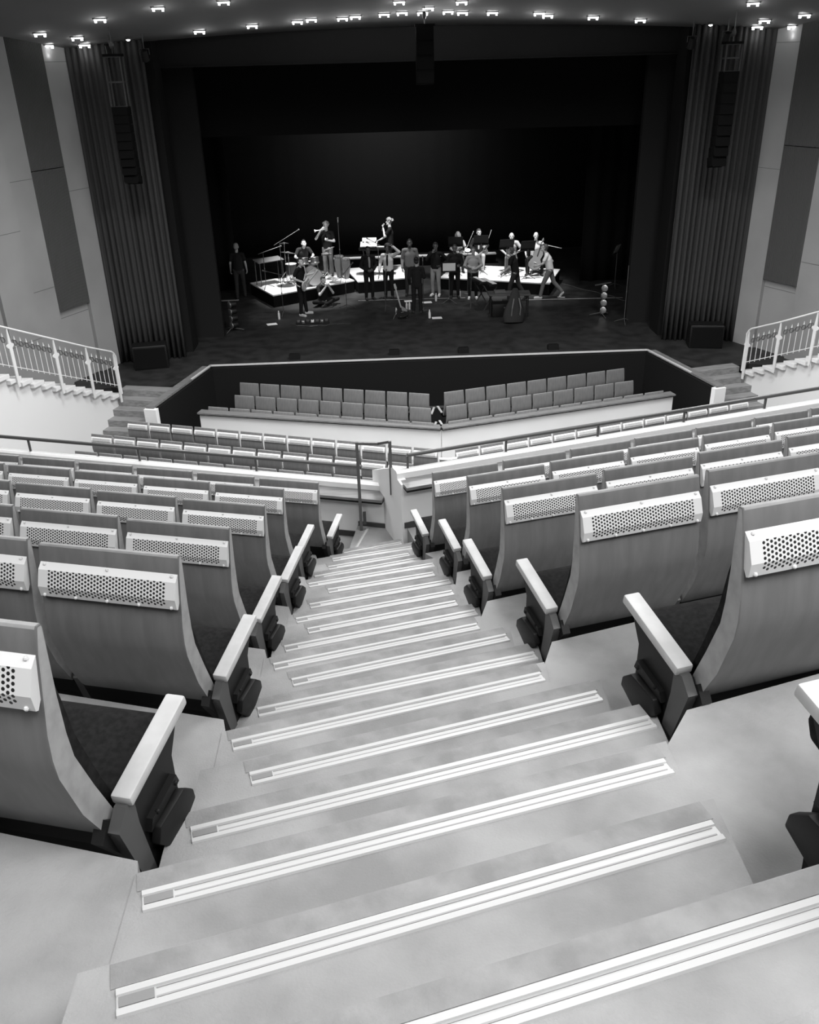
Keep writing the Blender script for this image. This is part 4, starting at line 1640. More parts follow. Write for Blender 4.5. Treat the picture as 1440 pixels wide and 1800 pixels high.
# floor monitors / footlight boxes at the stage lip
for i, (x, y) in enumerate(((-2.23, 22.78), (0.41, 22.86), (2.25, 22.82), (4.65, 22.82))):
    t = empty('footlight', (x, y, STAGE), 0, 'small black box at the front edge of the stage, %s from the left' % ORD[i], 'box', 'small boxes on the stage edge')
    m = MB()
    m.prism([(-.10, 0), (.10, 0), (.10, .08), (-.02, .15), (-.10, .15)], (0, 0, 0), (0, 1, 0), (0, 0, 1), (1, 0, 0), -.14, .14)
    m.obj('box_body', 'metal_black', t)
    m = MB()
    m.prism([(.104, .082), (-.012, .152), (-.010, .156), (.108, .086)], (0, 0, 0), (0, 1, 0), (0, 0, 1), (1, 0, 0), -.12, .12)
    m.obj('grille', 'black_drape', t)
# subwoofers in front of the curtains
for x, y, a, lab in ((-5.92, 22.55, 0.18, 'black subwoofer box on the stage in front of the left curtain'), (8.66, 22.62, -0.18, 'black subwoofer box on the stage in front of the right curtain')):
    t = empty('subwoofer', (x, y, STAGE), a, lab, 'speaker')
    m = MB()
    m.box((0, 0, 0.3), (0.86, 0.5, 0.6), 0, None, 0.012)
    m.obj('cabinet', 'metal_black', t, 40)
    m = MB()
    m.box((0, -0.256, 0.3), (0.78, 0.012, 0.52))
    m.obj('grille', 'black_drape', t)
    m = MB()
    m.box((0, -.245, 0.603), (0.80, 0.02, 0.008))
    m.obj('front_edge', 'metal_grey', t)


def light_tree(x, y, rz, label, n=4, h=0.8):
    t = empty('lighting_tree', (x, y, STAGE), rz, label, 'stage lights')
    m = MB()
    m.tube((0, 0, 0.05), (0, 0, h + .1), 0.02, seg=8)
    m.obj('pole', 'metal_dark', t)
    for k in range(3):
        a = 2 * pi * k / 3 + .2
        m = MB()
        m.tube((0, 0, 0.10), (0.34 * cos(a), 0.34 * sin(a), 0.015), 0.014, seg=6)
        m.obj('leg', 'metal_grey', t)
    m = MB()
    m.obox((-0.30, 0, h + .1), (0.30, 0, h + .1), 0.04, 0.03)
    m.obj('crossbar', 'metal_grey', t)
    for k in range(n):
        m = MB()
        zz = 0.18 + (h - .2) * k / max(1, n - 1)
        m.lathe([(0.04, -0.10), (0.085, -0.08), (0.09, 0.10), (0.08, .12), (0, .11)], (0.10, 0, zz), (-0.8, -0.6, 0), 12)
        c = m.obj('lamp', 'metal_black', t, 40)
        m = MB()
        m.lathe([(0.092, 0.095), (0.098, 0.10), (0.098, 0.125), (0.088, 0.13)], (0.10, 0, zz), (-0.8, -0.6, 0), 12)
        m.obj('lamp_ring', 'chrome', c, 40)
    return t


light_tree(-4.28, 25.75, 0.0, 'short lighting stand with stacked lamps at the left edge of the stage')
light_tree(6.7, 26.0, 0.5, 'short lighting stand with stacked lamps at the right edge of the stage', 4, 0.85)
o = empty('equipment_cart', (7.75, 31.4, STAGE), 0.3, 'dark equipment case behind the right wing with a few bright fittings', 'case')
m = MB()
m.box((0, 0, 0.42), (0.6, 0.5, 0.8), 0, None, 0.01)
m.obj('case_body', 'metal_black', o, 40)
m = MB()
m.box((-0.31, 0, 0.6), (0.02, 0.2, 0.05))
m.box((-0.31, 0, 0.3), (0.02, 0.08, 0.05))
m.obj('fittings', 'chrome', o)

# ================================================================== PEOPLE
def cap(m, a, b, ra, rb, sx=1.0, sy=1.0, ref=(1, 0, 0), seg=14):
    """closed tapered capsule from a to b; cross section scaled sx along ref, sy across"""
    a, b = Vector(a), Vector(b)
    d = b - a
    L = d.length
    if L < 1e-5:
        d = Vector((0, 0, 1))
    else:
        d = d / L
    x = Vector(ref) - d * Vector(ref).dot(d)
    if x.length < 1e-3:
        x = d.orthogonal()
    x.normalize()
    y = d.cross(x)
    rings = []
    K = 4
    prof = []
    for i in range(1, K + 1):
        t = (pi / 2) * i / K
        prof.append((a - d * (ra * cos(t)), ra * sin(t)))
    for i in range(K):
        t = (pi / 2) * i / K
        prof.append((b + d * (rb * sin(t)), rb * cos(t)))
    for c, r in prof:
        rings.append([m.bm.verts.new(c + x * (r * sx * cos(2 * pi * k / seg)) + y * (r * sy * sin(2 * pi * k / seg))) for k in range(seg)])
    p0, p1 = m.bm.verts.new(a - d * ra), m.bm.verts.new(b + d * rb)
    for i in range(len(rings) - 1):
        for k in range(seg):
            m.bm.faces.new((rings[i][k], rings[i][(k + 1) % seg], rings[i + 1][(k + 1) % seg], rings[i + 1][k]))
    for k in range(seg):
        m.bm.faces.new((p0, rings[0][(k + 1) % seg], rings[0][k]))
        m.bm.faces.new((p1, rings[-1][k], rings[-1][(k + 1) % seg]))


def fused(m, name, material, parent, voxel=0.012, it=4):
    """melt the overlapping pieces of m into one continuous smooth skin"""
    bmesh.ops.recalc_face_normals(m.bm, faces=m.bm.faces)
    me = bpy.data.meshes.new(name + '_src')
    m.bm.to_mesh(me)
    m.bm.free()
    o = bpy.data.objects.new(name + '_src', me)
    COL.objects.link(o)
    r = o.modifiers.new('r', 'REMESH')
    r.mode = 'VOXEL'
    r.voxel_size = voxel
    s_ = o.modifiers.new('s', 'SMOOTH')
    s_.factor = 0.5
    s_.iterations = it
    dg = bpy.context.evaluated_depsgraph_get()
    dg.update()
    me2 = bpy.data.meshes.new_from_object(o.evaluated_get(dg))
    me2.name = name
    bpy.data.objects.remove(o)
    bpy.data.meshes.remove(me)
    me2.materials.clear()
    me2.materials.append(MATS[material])
    for p in me2.polygons:
        p.use_smooth = True
    r_ = bpy.data.objects.new(name, me2)
    COL.objects.link(r_)
    r_.parent = parent
    return r_


def hand(m, w, d, nrm, curl=0.6):
    """five fingered hand: w wrist, d pointing along the hand, nrm palm normal (fingers curl towards it)"""
    d, nrm = Vector(d).normalized(), Vector(nrm).normalized()
    side = d.cross(nrm).normalized()
    nrm = side.cross(d).normalized()
    w = Vector(w)
    cap(m, w + d * 0.015, w + d * 0.075, 0.030, 0.036, 1.0, 0.42, side)
    for k, (o_, L) in enumerate(((-0.032, 0.066), (-0.011, 0.080), (0.011, 0.076), (0.032, 0.058))):
        a = w + d * 0.090 + side * o_
        d1 = (d * cos(curl) + nrm * sin(curl)).normalized()
        b = a + d1 * L * .55
        d2 = (d * cos(curl * 2.1) + nrm * sin(curl * 2.1)).normalized()
        cap(m, a, b, 0.0098, 0.009, seg=8)
        cap(m, b, b + d2 * L * .5, 0.009, 0.0078, seg=8)
    a = w + d * 0.03 - side * 0.030
    b = a + (d * 0.6 - side * 0.7 + nrm * 0.25).normalized() * 0.035
    cap(m, a, b, 0.012, 0.0105, seg=8)
    cap(m, b, b + (d * 0.85 - side * 0.1 + nrm * 0.4).normalized() * 0.034, 0.0105, 0.009, seg=8)


DEF = dict(pelvis=(0, 0, 0.93), chest=(0, 0.0, 1.25), neck=(0, 0.0, 1.46), head=(0, 0.02, 1.62),
           shR=(0.185, 0, 1.405), shL=(-0.185, 0, 1.405), elR=(0.24, -0.03, 1.12), elL=(-0.24, -0.03, 1.12),
           wrR=(0.26, 0.08, 0.88), wrL=(-0.26, 0.08, 0.88), hipR=(0.092, 0, 0.90), hipL=(-0.092, 0, 0.90),
           knR=(0.105, 0.03, 0.49), knL=(-0.105, 0.03, 0.49), anR=(0.115, -0.02, 0.085), anL=(-0.115, -0.02, 0.085),
           toeR=(0.14, 0.15, 0.04), toeL=(-0.14, 0.15, 0.04), hdR=None, hdL=None, pnR=None, pnL=None, curl=0.55, face=0.0, nod=0.0)
SIT = dict(pelvis=(0, 0, 0.52), chest=(0, 0.03, 0.84), neck=(0, 0.05, 1.05), head=(0, 0.08, 1.21), shR=(0.185, 0.04, 0.995), shL=(-0.185, 0.04, 0.995),
           hipR=(0.10, 0.03, 0.50), hipL=(-0.10, 0.03, 0.50), knR=(0.15, 0.44, 0.50), knL=(-0.15, 0.44, 0.50), anR=(0.16, 0.42, 0.085), anL=(-0.16, 0.42, 0.085),
           toeR=(0.19, 0.60, 0.04), toeL=(-0.19, 0.60, 0.04), elR=(0.25, 0.10, 0.73), elL=(-0.25, 0.10, 0.73), wrR=(0.16, 0.34, 0.68), wrL=(-0.16, 0.34, 0.68))


def person(x, y, z, rz, label, pose=None, base=None, H=1.75, skin='skin_light', hair='hair_brown', hairstyle='short', top='cloth_black', sleeve='short',
           bottom='cloth_black', shoes='cloth_dark', coat=None, bulk=1.0, belly=0.0):
    P = dict(DEF)
    if base:
        P.update(base)
    if pose:
        P.update(pose)
    k = H / 1.75
    J = {n: (Vector(v) * k if isinstance(v, tuple) else v) for n, v in P.items()}
    t = empty('person', (x, y, z), rz, label, 'person', None)
    bu = bulk
    m = MB()
    X = (1, 0, 0)
    # torso
    cap(m, J['pelvis'], J['chest'], .108 * k * bu, .125 * k * bu, 1.22, .86, X)
    cap(m, J['chest'], (J['shR'] + J['shL']) / 2 - Vector((0, 0, .02)), .126 * k * bu, .074 * k, 1.2, .80, X)
    cap(m, J['shL'] * .92 + J['shR'] * .08 - Vector((0, 0, .012)), J['shR'] * .92 + J['shL'] * .08 - Vector((0, 0, .012)), .047 * k, .047 * k)
    cap(m, J['hipL'], J['hipR'], .095 * k * bu, .095 * k * bu)
    cap(m, (J['shR'] + J['shL']) / 2, J['head'] - Vector((0, 0, .03)), .056 * k, .052 * k)
    # head
    R = Matrix.Rotation(P['face'], 3, 'Z') @ Matrix.Rotation(-P['nod'], 3, 'X')
    hc = J['head']

    def hp(v):
        return hc + R @ (Vector(v) * k)
    m.ball(hp((0, -0.012, 0.03)), (.076 * k, .092 * k, .098 * k), 9, 0, R)
    m.ball(hp((0, 0.020, -0.045)), (.058 * k, .066 * k, .075 * k), 8, 0, R)
    cap(m, hp((0, 0.083, 0.022)), hp((0, 0.098, -0.012)), .010 * k, .014 * k, seg=8)
    cap(m, hp((0, 0.070, -0.088)), hp((0, 0.060, -0.080)), .020 * k, .024 * k, seg=8)
    for sx in (-1, 1):
        cap(m, hp((sx * .076, -.010, .020)), hp((sx * .074, -.006, -.022)), .016 * k, .010 * k, seg=8)
    # limbs
    for s_ in 'RL':
        cap(m, J['sh' + s_] + (J['el' + s_] - J['sh' + s_]).normalized() * .03, J['el' + s_], .042 * k, .037 * k)
        cap(m, J['el' + s_], J['wr' + s_], .040 * k, .026 * k)
        d = J['hd' + s_] if J['hd' + s_] is not None else (J['wr' + s_] - J['el' + s_])
        d = Vector(d).normalized()
        sg = 1 if s_ == 'R' else -1
        pn = J['pn' + s_] if J['pn' + s_] is not None else Vector((-sg, 0.2, 0))
        hand(m, J['wr' + s_], d, pn, P['curl'])
        cap(m, J['hip' + s_], J['kn' + s_], .082 * k * bu, .056 * k)
        cap(m, J['kn' + s_], J['an' + s_], .056 * k, .036 * k)
        cap(m, J['an' + s_] + Vector((0, -.02, -.03)) * k, J['toe' + s_], .040 * k, .032 * k)
    fused(m, 'body', skin, t, 0.0078 * k, 3)
    # clothes
    g = 0.016 * k
    m = MB()
    cap(m, J['pelvis'] - (J['chest'] - J['pelvis']) * 0.03, J['chest'], .124 * k * bu + g, .126 * k * bu + g, 1.22, .88, X)
    if belly:
        m.ball(J['pelvis'] * .55 + J['chest'] * .45 + Vector((0, .05, 0)), (.15 * k, .13 * k + belly, .16 * k), 8)
    cap(m, J['chest'], (J['shR'] + J['shL']) / 2 - Vector((0, 0, .012)), .131 * k * bu + g, .082 * k + g * .6, 1.25, .82, X)
    cap(m, J['shL'] * .93 + J['shR'] * .07 + Vector((0, 0, -.008)), J['shR'] * .93 + J['shL'] * .07 + Vector((0, 0, -.008)), .055 * k + g * .6, .055 * k + g * .6)
    for s_ in 'RL':
        f = 0.62 if sleeve == 'short' else 1.0
        e = J['sh' + s_].lerp(J['el' + s_], f)
        cap(m, J['sh' + s_] + Vector((0, 0, -.012)), e, .047 * k + g * .9, .043 * k + g * .9)
        if sleeve == 'long':
            cap(m, J['el' + s_], J['el' + s_].lerp(J['wr' + s_], .94), .042 * k + g * .8, .030 * k + g * .7)
    shirt = fused(m, 'shirt' if not coat else 'jacket', top, t, 0.0115, 3)
    if coat:                                      # lighter shirt front showing between the lapels
        m = MB()
        yo = .126 * k * bu * .88 + g
        c0, c1 = J['chest'] + Vector((0, yo - .004, -.14)), J['chest'] + Vector((0, yo - .004, .04))
        c2 = (J['shR'] + J['shL']) / 2 + Vector((0, .066 * k + g, -.01))
        cap(m, c0, c1, .030, .036, 1, .7, X)
        cap(m, c1, c2, .036, .034, 1, .7, X)
        fused(m, 'shirt_front', coat, t, 0.010, 2)
    m = MB()
    cap(m, J['pelvis'] + (J['chest'] - J['pelvis']) * .10, J['pelvis'] - Vector((0, 0, .04)), .116 * k * bu + g, .118 * k * bu + g, 1.2, .9, X)
    for s_ in 'RL':
        cap(m, J['hip' + s_], J['kn' + s_], .084 * k * bu + g * .8, .060 * k + g * .6)
        cap(m, J['kn' + s_], J['kn' + s_].lerp(J['an' + s_], .97), .060 * k + g * .5, .046 * k + g * .5)
    fused(m, 'trousers', bottom, t, 0.0115, 3)
    for s_ in 'RL':
        m = MB()
        a = J['an' + s_]
        cap(m, a + Vector((0, -.025, -.038)) * k, J['toe' + s_] + Vector((0, 0, .002)), .047 * k, .037 * k, 1, 1)
        cap(m, a + Vector((0, -.005, -.01)) * k, a + Vector((0, -.02, -.04)) * k, .045 * k, .046 * k)
        m.box((a * .5 + J['toe' + s_] * .5) * 1.0 + Vector((0, -.01, 0)) - Vector((0, 0, (a.z * .5 + J['toe' + s_].z * .5) - .012)), (.075, .25 * k, .022), 0,
              Matrix.Rotation(math.atan2(-(J['toe' + s_] - a).x, (J['toe' + s_] - a).y), 3, 'Z'))
        fused(m, 'shoe', shoes, t, 0.0105, 2)
    # hair
    if hairstyle != 'bald':
        m = MB()
        m.ball(hp((0, -0.022, 0.045)), (.084 * k, .096 * k, .096 * k), 9, 0, R)
        if hairstyle == 'short':
            m.ball(hp((0, -0.05, 0.0)), (.078 * k, .066 * k, .08 * k), 8, 0, R)
            m.ball(hp((0, 0.035, 0.10)), (.060 * k, .050 * k, .034 * k), 7, 0, R)
        elif hairstyle == 'curly':
            rnd = random.Random(int(abs(x * 100)))
            for q in range(26):
                th, ph = rnd.uniform(0, 1.7), rnd.uniform(0, 2 * pi)
                m.ball(hp((.090 * sin(th) * cos(ph), -.02 + .095 * sin(th) * sin(ph) - (.02 if th > 1.2 else 0), .05 + .085 * cos(th))), rnd.uniform(.024, .036) * k, 5)
        elif hairstyle == 'afro':
            m.ball(hp((0, -0.03, 0.065)), (.125 * k, .125 * k, .115 * k), 9, 0, R)
        elif hairstyle == 'long':
            for sx in (-1, 0, 1):
                cap(m, hp((sx * .062, -.035, .03)), hp((sx * .075, -.03 - .02 * (sx == 0), -.24)), .046 * k, .040 * k)
            m.ball(hp((0, -0.05, 0.0)), (.082 * k, .064 * k, .09 * k), 8, 0, R)
        elif hairstyle == 'bun':
            m.ball(hp((0, -0.06, 0.0)), (.076 * k, .056 * k, .08 * k), 8, 0, R)
            m.ball(hp((0, -0.105, 0.085)), .045 * k, 7)
        # keep the face clear
        h = fused(m, 'hair', hair, t, 0.0095, 2)
        bmh = bmesh.new()
        bmh.from_mesh(h.data)
        kill = []
        Ri = R.inverted()
        for v in bmh.verts:
            l = Ri @ (v.co - hc) / k
            if l.y > 0.030 and l.z < 0.075 and abs(l.x) < 0.075:
                kill.append(v)
        bmesh.ops.delete(bmh, geom=kill, context='VERTS')
        bmh.to_mesh(h.data)
        bmh.free()
    for sx in (-1, 1):
        m = MB()
        m.ball(hp((sx * .031, 0.078, 0.020)), (.011 * k, .007 * k, .006 * k), 5)
        m.obj('eye', 'eye_dark', t)
    m = MB()
    m.ball(hp((0, 0.084, -0.050)), (.022 * k, .006 * k, .005 * k), 5)
    m.obj('mouth', 'cloth_mid', t)
    t['pose_scale'] = k
    return t


def local(t, v):
    """point in a person's local frame to world"""
    c, s_ = cos(t.rotation_euler.z), sin(t.rotation_euler.z)
    return Vector((t.location.x + v[0] * c - v[1] * s_, t.location.y + v[0] * s_ + v[1] * c, t.location.z + v[2]))


D = radians
# man at the far left walking away
person(-4.52, 29.85, STAGE, D(5), 'man with cropped hair seen from behind at the far left, dark shirt, arms hanging', hair='hair_grey', top='cloth_black', bottom='cloth_dark', skin='skin_mid', H=1.78,
       pose=dict(anR=(0.13, 0.16, .085), toeR=(0.15, 0.33, .04), knR=(.11, .14, .5), anL=(-.11, -.18, .10), toeL=(-.13, -.02, .04), knL=(-.105, -.02, .49)))
# electric guitarist
gt = person(-2.30, 27.30, STAGE, D(-112), 'guitarist in black playing a white electric guitar at the front left', hair='hair_black', top='cloth_black', bottom='cloth_black', shoes='cloth_light', H=1.76,
            pose=dict(elR=(0.27, -0.10, 1.16), wrR=(0.13, 0.20, 1.03), hdR=(-.8, .3, -.4), pnR=(0, -1, -.2), elL=(-0.30, 0.06, 1.16), wrL=(-0.42, 0.27, 1.20), hdL=(-.4, .3, .8), pnL=(.6, -.6, 0),
                      curl=0.9, head=(0, .05, 1.60), nod=-.35, face=-.25, anR=(.16, .02, .085), toeR=(.20, .19, .04), anL=(-.16, .06, .085), toeL=(-.22, .22, .04)))
# man sitting cross legged
person(-1.74, 28.62, STAGE, D(-150), 'man in black sitting cross-legged on the floor before the bass drum, hands at his face', hair='hair_black', top='cloth_black', bottom='cloth_black', shoes='cloth_dark', H=1.75, sleeve='short',
       pose=dict(pelvis=(0, 0, .11), chest=(0, .06, .43), neck=(0, .11, .63), head=(0, .14, .78), shR=(.18, .09, .58), shL=(-.18, .09, .58), hipR=(.10, .03, .11), hipL=(-.10, .03, .11),
                 knR=(.42, .24, .16), knL=(-.42, .24, .16), anR=(-.10, .36, .085), anL=(.10, .40, .085), toeR=(-.24, .40, .045), toeL=(.24, .46, .045),
                 elR=(.24, .30, .38), elL=(-.24, .30, .38), wrR=(.06, .38, .62), wrL=(-.06, .38, .62), hdR=(-.2, .2, 1), hdL=(.2, .2, 1), pnR=(-.4, -1, 0), pnL=(.4, -1, 0), curl=.8))
# drummer
xk, yk = kit(0.0, -0.22)
person(xk, yk, STAGE + RH, kd, 'drummer in a dark shirt bending over the drum kit', base=SIT, hair='hair_black', top='cloth_dark', bottom='cloth_black', H=1.76,
       pose=dict(pelvis=(0, 0, .58), hipR=(.10, .03, .56), hipL=(-.10, .03, .56), chest=(0, .10, .88), neck=(0, .17, 1.08), head=(0, .25, 1.20), nod=-.6, shR=(.185, .13, 1.02), shL=(-.185, .13, 1.02),
                 knR=(.24, .42, .52), knL=(-.24, .42, .52), anR=(.22, .50, .085), anL=(-.24, .48, .085), toeR=(.22, .68, .05), toeL=(-.25, .66, .05),
                 elR=(.32, .22, .80), elL=(-.30, .24, .80), wrR=(.26, .44, .76), wrL=(-.18, .40, .76), hdR=(0, 1, -.2), hdL=(.2, 1, -.2), curl=.9))
# brass player
br = person(-1.60, 30.95, STAGE + RH, D(172), 'curly haired man in black behind the drums raising a pale instrument to his mouth', hair='hair_blond', hairstyle='curly', top='cloth_black', bottom='cloth_mid', H=1.80,
            pose=dict(elR=(.34, .12, 1.22), wrR=(.12, .24, 1.53), hdR=(-.6, .1, .5), pnR=(-.3, -1, 0), elL=(-.26, .10, 1.14), wrL=(-.10, .30, 1.20), hdL=(.5, .5, .3), pnL=(.6, -.3, .5), curl=.9, face=.15))
# keyboard player
ky = person(0.55, 31.28, STAGE + RH, D(84), 'man in a black shirt holding a microphone to his mouth behind the keyboard', hair='hair_grey', hairstyle='curly', top='cloth_black', bottom='cloth_black', H=1.80,
            pose=dict(elL=(-.20, .16, 1.20), wrL=(-.03, .22, 1.43), hdL=(.3, .3, .8), pnL=(.3, -.8, 0), elR=(.24, .10, 1.15), wrR=(.18, .36, 1.02), hdR=(0, 1, -.3), pnR=(0, -.2, -1), curl=.95))
# singers across the middle
person(-0.22, 29.0, STAGE, D(-162), 'singer in a dark suit standing at the left of the singers, hands at the waist', hair='hair_black', skin='skin_dark', top='cloth_black', sleeve='long', coat='cloth_grey', bottom='cloth_black', H=1.70,
       pose=dict(elR=(.27, .0, 1.12), wrR=(.10, .20, 1.00), hdR=(-.8, .3, 0), elL=(-.27, .0, 1.12), wrL=(-.10, .20, 1.0), hdL=(.8, .3, 0), nod=-.1))
person(0.42, 29.15, STAGE, D(165), 'singer in a pale open jacket with one arm raised to the head', hair='hair_black', hairstyle='afro', skin='skin_dark', top='cloth_light', sleeve='long', coat='cloth_black', bottom='cloth_black', shoes='cloth_dark', H=1.72,
       pose=dict(elL=(-.40, .08, 1.52), wrL=(-.20, .10, 1.70), hdL=(.9, 0, .3), pnL=(.4, 0, -1), elR=(.27, -.02, 1.13), wrR=(.28, .12, .90), nod=-.2))
person(1.14, 29.40, STAGE, D(178), 'tall man in a grey long sleeved top looking down behind the centre singer', hair='hair_black', skin='skin_dark', top='cloth_mid', sleeve='long', bottom='cloth_dark', shoes='cloth_dark', H=1.84,
           pose=dict(nod=-.45, head=(0, .05, 1.60), wrR=(.24, .10, .87), wrL=(-.24, .10, .87)))
person(1.24, 27.05, STAGE, D(-8), 'person all in black seen from behind at the microphone, centre front', hair='hair_black', hairstyle='bun', skin='skin_mid', top='cloth_black', sleeve='long', bottom='cloth_black', shoes='cloth_dark', H=1.70, bulk=.92,
       pose=dict(elR=(.23, .02, 1.13), wrR=(.12, .24, 1.15), hdR=(-.3, .8, .4), elL=(-.24, -.04, 1.12), wrL=(-.22, .08, .89)))
person(1.97, 29.22, STAGE, D(160), 'singer in a black sweater and pale trousers, one hand at the mouth, other on hip', hair='hair_black', skin='skin_dark', top='cloth_black', sleeve='long', bottom='cloth_grey', shoes='cloth_white', H=1.72,
       pose=dict(elR=(.26, .16, 1.20), wrR=(.06, .20, 1.44), hdR=(-.4, -.2, .8), pnR=(-.2, -1, 0), elL=(-.40, -.10, 1.16), wrL=(-.19, .06, 1.00), hdL=(.8, .4, -.3), curl=.8, face=.3))
person(2.56, 28.85, STAGE, D(178), 'singer in dark clothes standing behind the music stand with the sheet', hair='hair_black', hairstyle='bun', skin='skin_dark', top='cloth_black', sleeve='long', bottom='cloth_black', shoes='cloth_dark', H=1.70,
       pose=dict(elR=(.25, .02, 1.12), wrR=(.16, .26, 1.10), hdR=(-.4, .8, .2), elL=(-.25, .02, 1.12), wrL=(-.16, .26, 1.10), hdL=(.4, .8, .2), nod=-.2))
person(3.13, 28.66, STAGE, D(176), 'woman in a pale denim jacket and dark trousers with hands folded', hair='hair_brown', hairstyle='bun', skin='skin_mid', top='cloth_grey', sleeve='long', bottom='cloth_black', shoes='cloth_white', H=1.64, bulk=1.08,
       pose=dict(elR=(.29, .04, 1.14), wrR=(.06, .22, 1.10), hdR=(-1, .1, .1), elL=(-.29, .04, 1.14), wrL=(-.08, .24, 1.06), hdL=(1, .1, .1), pnR=(0, -1, 0), pnL=(0, -1, 0)))


def chair(x, y, z, rz, label):
    t = empty('chair', (x, y, z), rz, label, 'chair', 'black chairs of the string players')
    m = MB()
    m.box((0, 0.0, 0.43), (0.42, 0.42, 0.04), 0, None, 0.01)
    m.obj('seat', 'metal_black', t, 40)
    m = MB()
    m.box((0, -0.21, 0.70), (0.40, 0.03, 0.26), 0, Matrix.Rotation(.12, 3, 'X'), 0.01)
    m.obj('backrest', 'metal_black', t, 40)
    for sx in (-1, 1):
        for sy in (-1, 1):
            m = MB()
            m.tube((sx * .18, sy * .18, .42), (sx * .20, sy * .20, 0), 0.012, seg=6)
            m.obj('leg', 'metal_dark', t)


PL = [(2.87, 31.2, D(178)), (3.61, 31.25, D(170)), (4.66, 30.75, D(172)), (5.43, 30.35, D(168))]
for (x, y, a), lab in zip(PL, ('black chair under the blonde violinist', 'black chair under the violinist in the dark jacket', 'black chair under the bald player in the pale shirt', 'black chair under the cellist')):
    chair(x, y, STAGE + RH, a, lab)
v1 = person(*PL[0][:2], STAGE + RH, PL[0][2], 'seated violinist with long blonde hair, pale top, bow held upright', base=SIT, hair='hair_blond', hairstyle='long', top='cloth_light', bottom='cloth_dark', H=1.70,
            pose=dict(elR=(.26, .10, .76), wrR=(.10, .30, .70), elL=(-.28, .10, .76), wrL=(-.24, .34, .72), curl=.9))
v2 = person(*PL[1][:2], STAGE + RH, PL[1][2], 'seated violinist in a dark jacket, white shirt and pale trousers', base=SIT, hair='hair_brown', top='cloth_dark', sleeve='long', coat='cloth_white', bottom='cloth_light', shoes='cloth_light', H=1.78,
            pose=dict(elR=(.28, .06, .78), wrR=(.22, .30, .72), elL=(-.30, .10, .78), wrL=(-.24, .34, .80), knL=(-.18, .46, .52), face=.4, nod=-.15, curl=.9))
v3 = person(*PL[2][:2], STAGE + RH, PL[2][2], 'seated bald man in a pale shirt leaning forward over a small string instrument', base=SIT, hairstyle='bald', top='cloth_light', bottom='cloth_mid', H=1.78,
            pose=dict(chest=(0, .10, .83), neck=(0, .16, 1.02), head=(0, .22, 1.16), shR=(.19, .13, .97), shL=(-.19, .13, .97), elR=(.34, .16, .74), elL=(-.34, .16, .74), wrR=(.16, .40, .62), wrL=(-.16, .42, .66), nod=-.2, curl=.9))
v4 = person(*PL[3][:2], STAGE + RH, PL[3][2], 'seated balding man in a white shirt holding a cello and bow', base=SIT, hairstyle='bald', top='cloth_white', bottom='cloth_black', H=1.76,
            pose=dict(knR=(.26, .44, .50), knL=(-.26, .44, .50), anR=(.24, .42, .085), anL=(-.24, .42, .085), toeR=(.28, .60, .04), toeL=(-.28, .60, .04), elR=(.34, .16, .80), wrR=(.30, .42, .66), elL=(-.30, .14, .86), wrL=(-.20, .32, 1.00), hdL=(.4, .3, .8), face=.3, curl=.9))
# people walking at the right
person(4.42, 28.15, STAGE, D(70), 'dark clothed man walking leftwards in front of the right rostrum', hair='hair_brown', skin='skin_mid', top='cloth_black', bottom='cloth_dark', shoes='cloth_dark', H=1.74,
       pose=dict(chest=(0, .06, 1.22), neck=(0, .12, 1.42), head=(0, .18, 1.56), shR=(.185, .10, 1.37), shL=(-.185, .10, 1.37), elR=(.24, .0, 1.10), wrR=(.25, .12, .88), elL=(-.24, .16, 1.10), wrL=(-.22, .34, .94),
                 knR=(.105, -.10, .50), anR=(.11, -.34, .16), toeR=(.12, -.26, .03), knL=(-.105, .14, .50), anL=(-.11, .18, .085), toeL=(-.12, .35, .04), nod=-.3))
person(5.55, 28.35, STAGE, D(78), 'man in a white shirt and grey trousers striding leftwards by the right rostrum', hair='hair_brown', skin='skin_light', top='cloth_white', bottom='cloth_mid', shoes='cloth_light', H=1.76,
       pose=dict(chest=(0, .07, 1.22), neck=(0, .14, 1.42), head=(0, .20, 1.57), shR=(.185, .12, 1.37), shL=(-.185, .12, 1.37), elR=(.25, -.06, 1.12), wrR=(.24, .06, .90), elL=(-.26, .22, 1.14), wrL=(-.20, .40, 1.06),
                 knR=(.105, -.14, .50), anR=(.11, -.42, .20), toeR=(.12, -.36, .05), knL=(-.105, .18, .50), anL=(-.11, .26, .085), toeL=(-.12, .43, .04), nod=-.35))


# ------------------------------------------------------------------ instruments in the hands
def frame(a, b, nrm):
    """matrix: local y from a to b, z along nrm, origin a"""
    a, b = Vector(a), Vector(b)
    y = (b - a).normalized()
    z = Vector(nrm) - y * Vector(nrm).dot(y)
    z.normalize()
    x = y.cross(z)
    M_ = Matrix((x, y, z)).transposed().to_4x4()
    M_.translation = a
    return M_


def outline(w_low, w_waist, w_up, L, n=40):
    """guitar shaped outline along +y from 0 to L"""
    pts = []
    keys = [(0, 0), (.05, .62 * w_low), (.14, .92 * w_low), (.26, w_low), (.40, .86 * w_low), (.54, w_waist), (.66, .92 * w_up), (.80, w_up), (.91, .8 * w_up), (.975, .45 * w_up), (1.0, 0.1 * w_up)]
    right = []
    for i in range(n):
        t = i / (n - 1)
        for (a, wa), (b, wb) in zip(keys[:-1], keys[1:]):
            if a <= t <= b:
                u = (t - a) / (b - a)
                u = u * u * (3 - 2 * u)
                right.append((wa + (wb - wa) * u, t * L))
                break
    return [(x, y) for x, y in right] + [(-x, y) for x, y in reversed(right[1:-1] if True else right)]


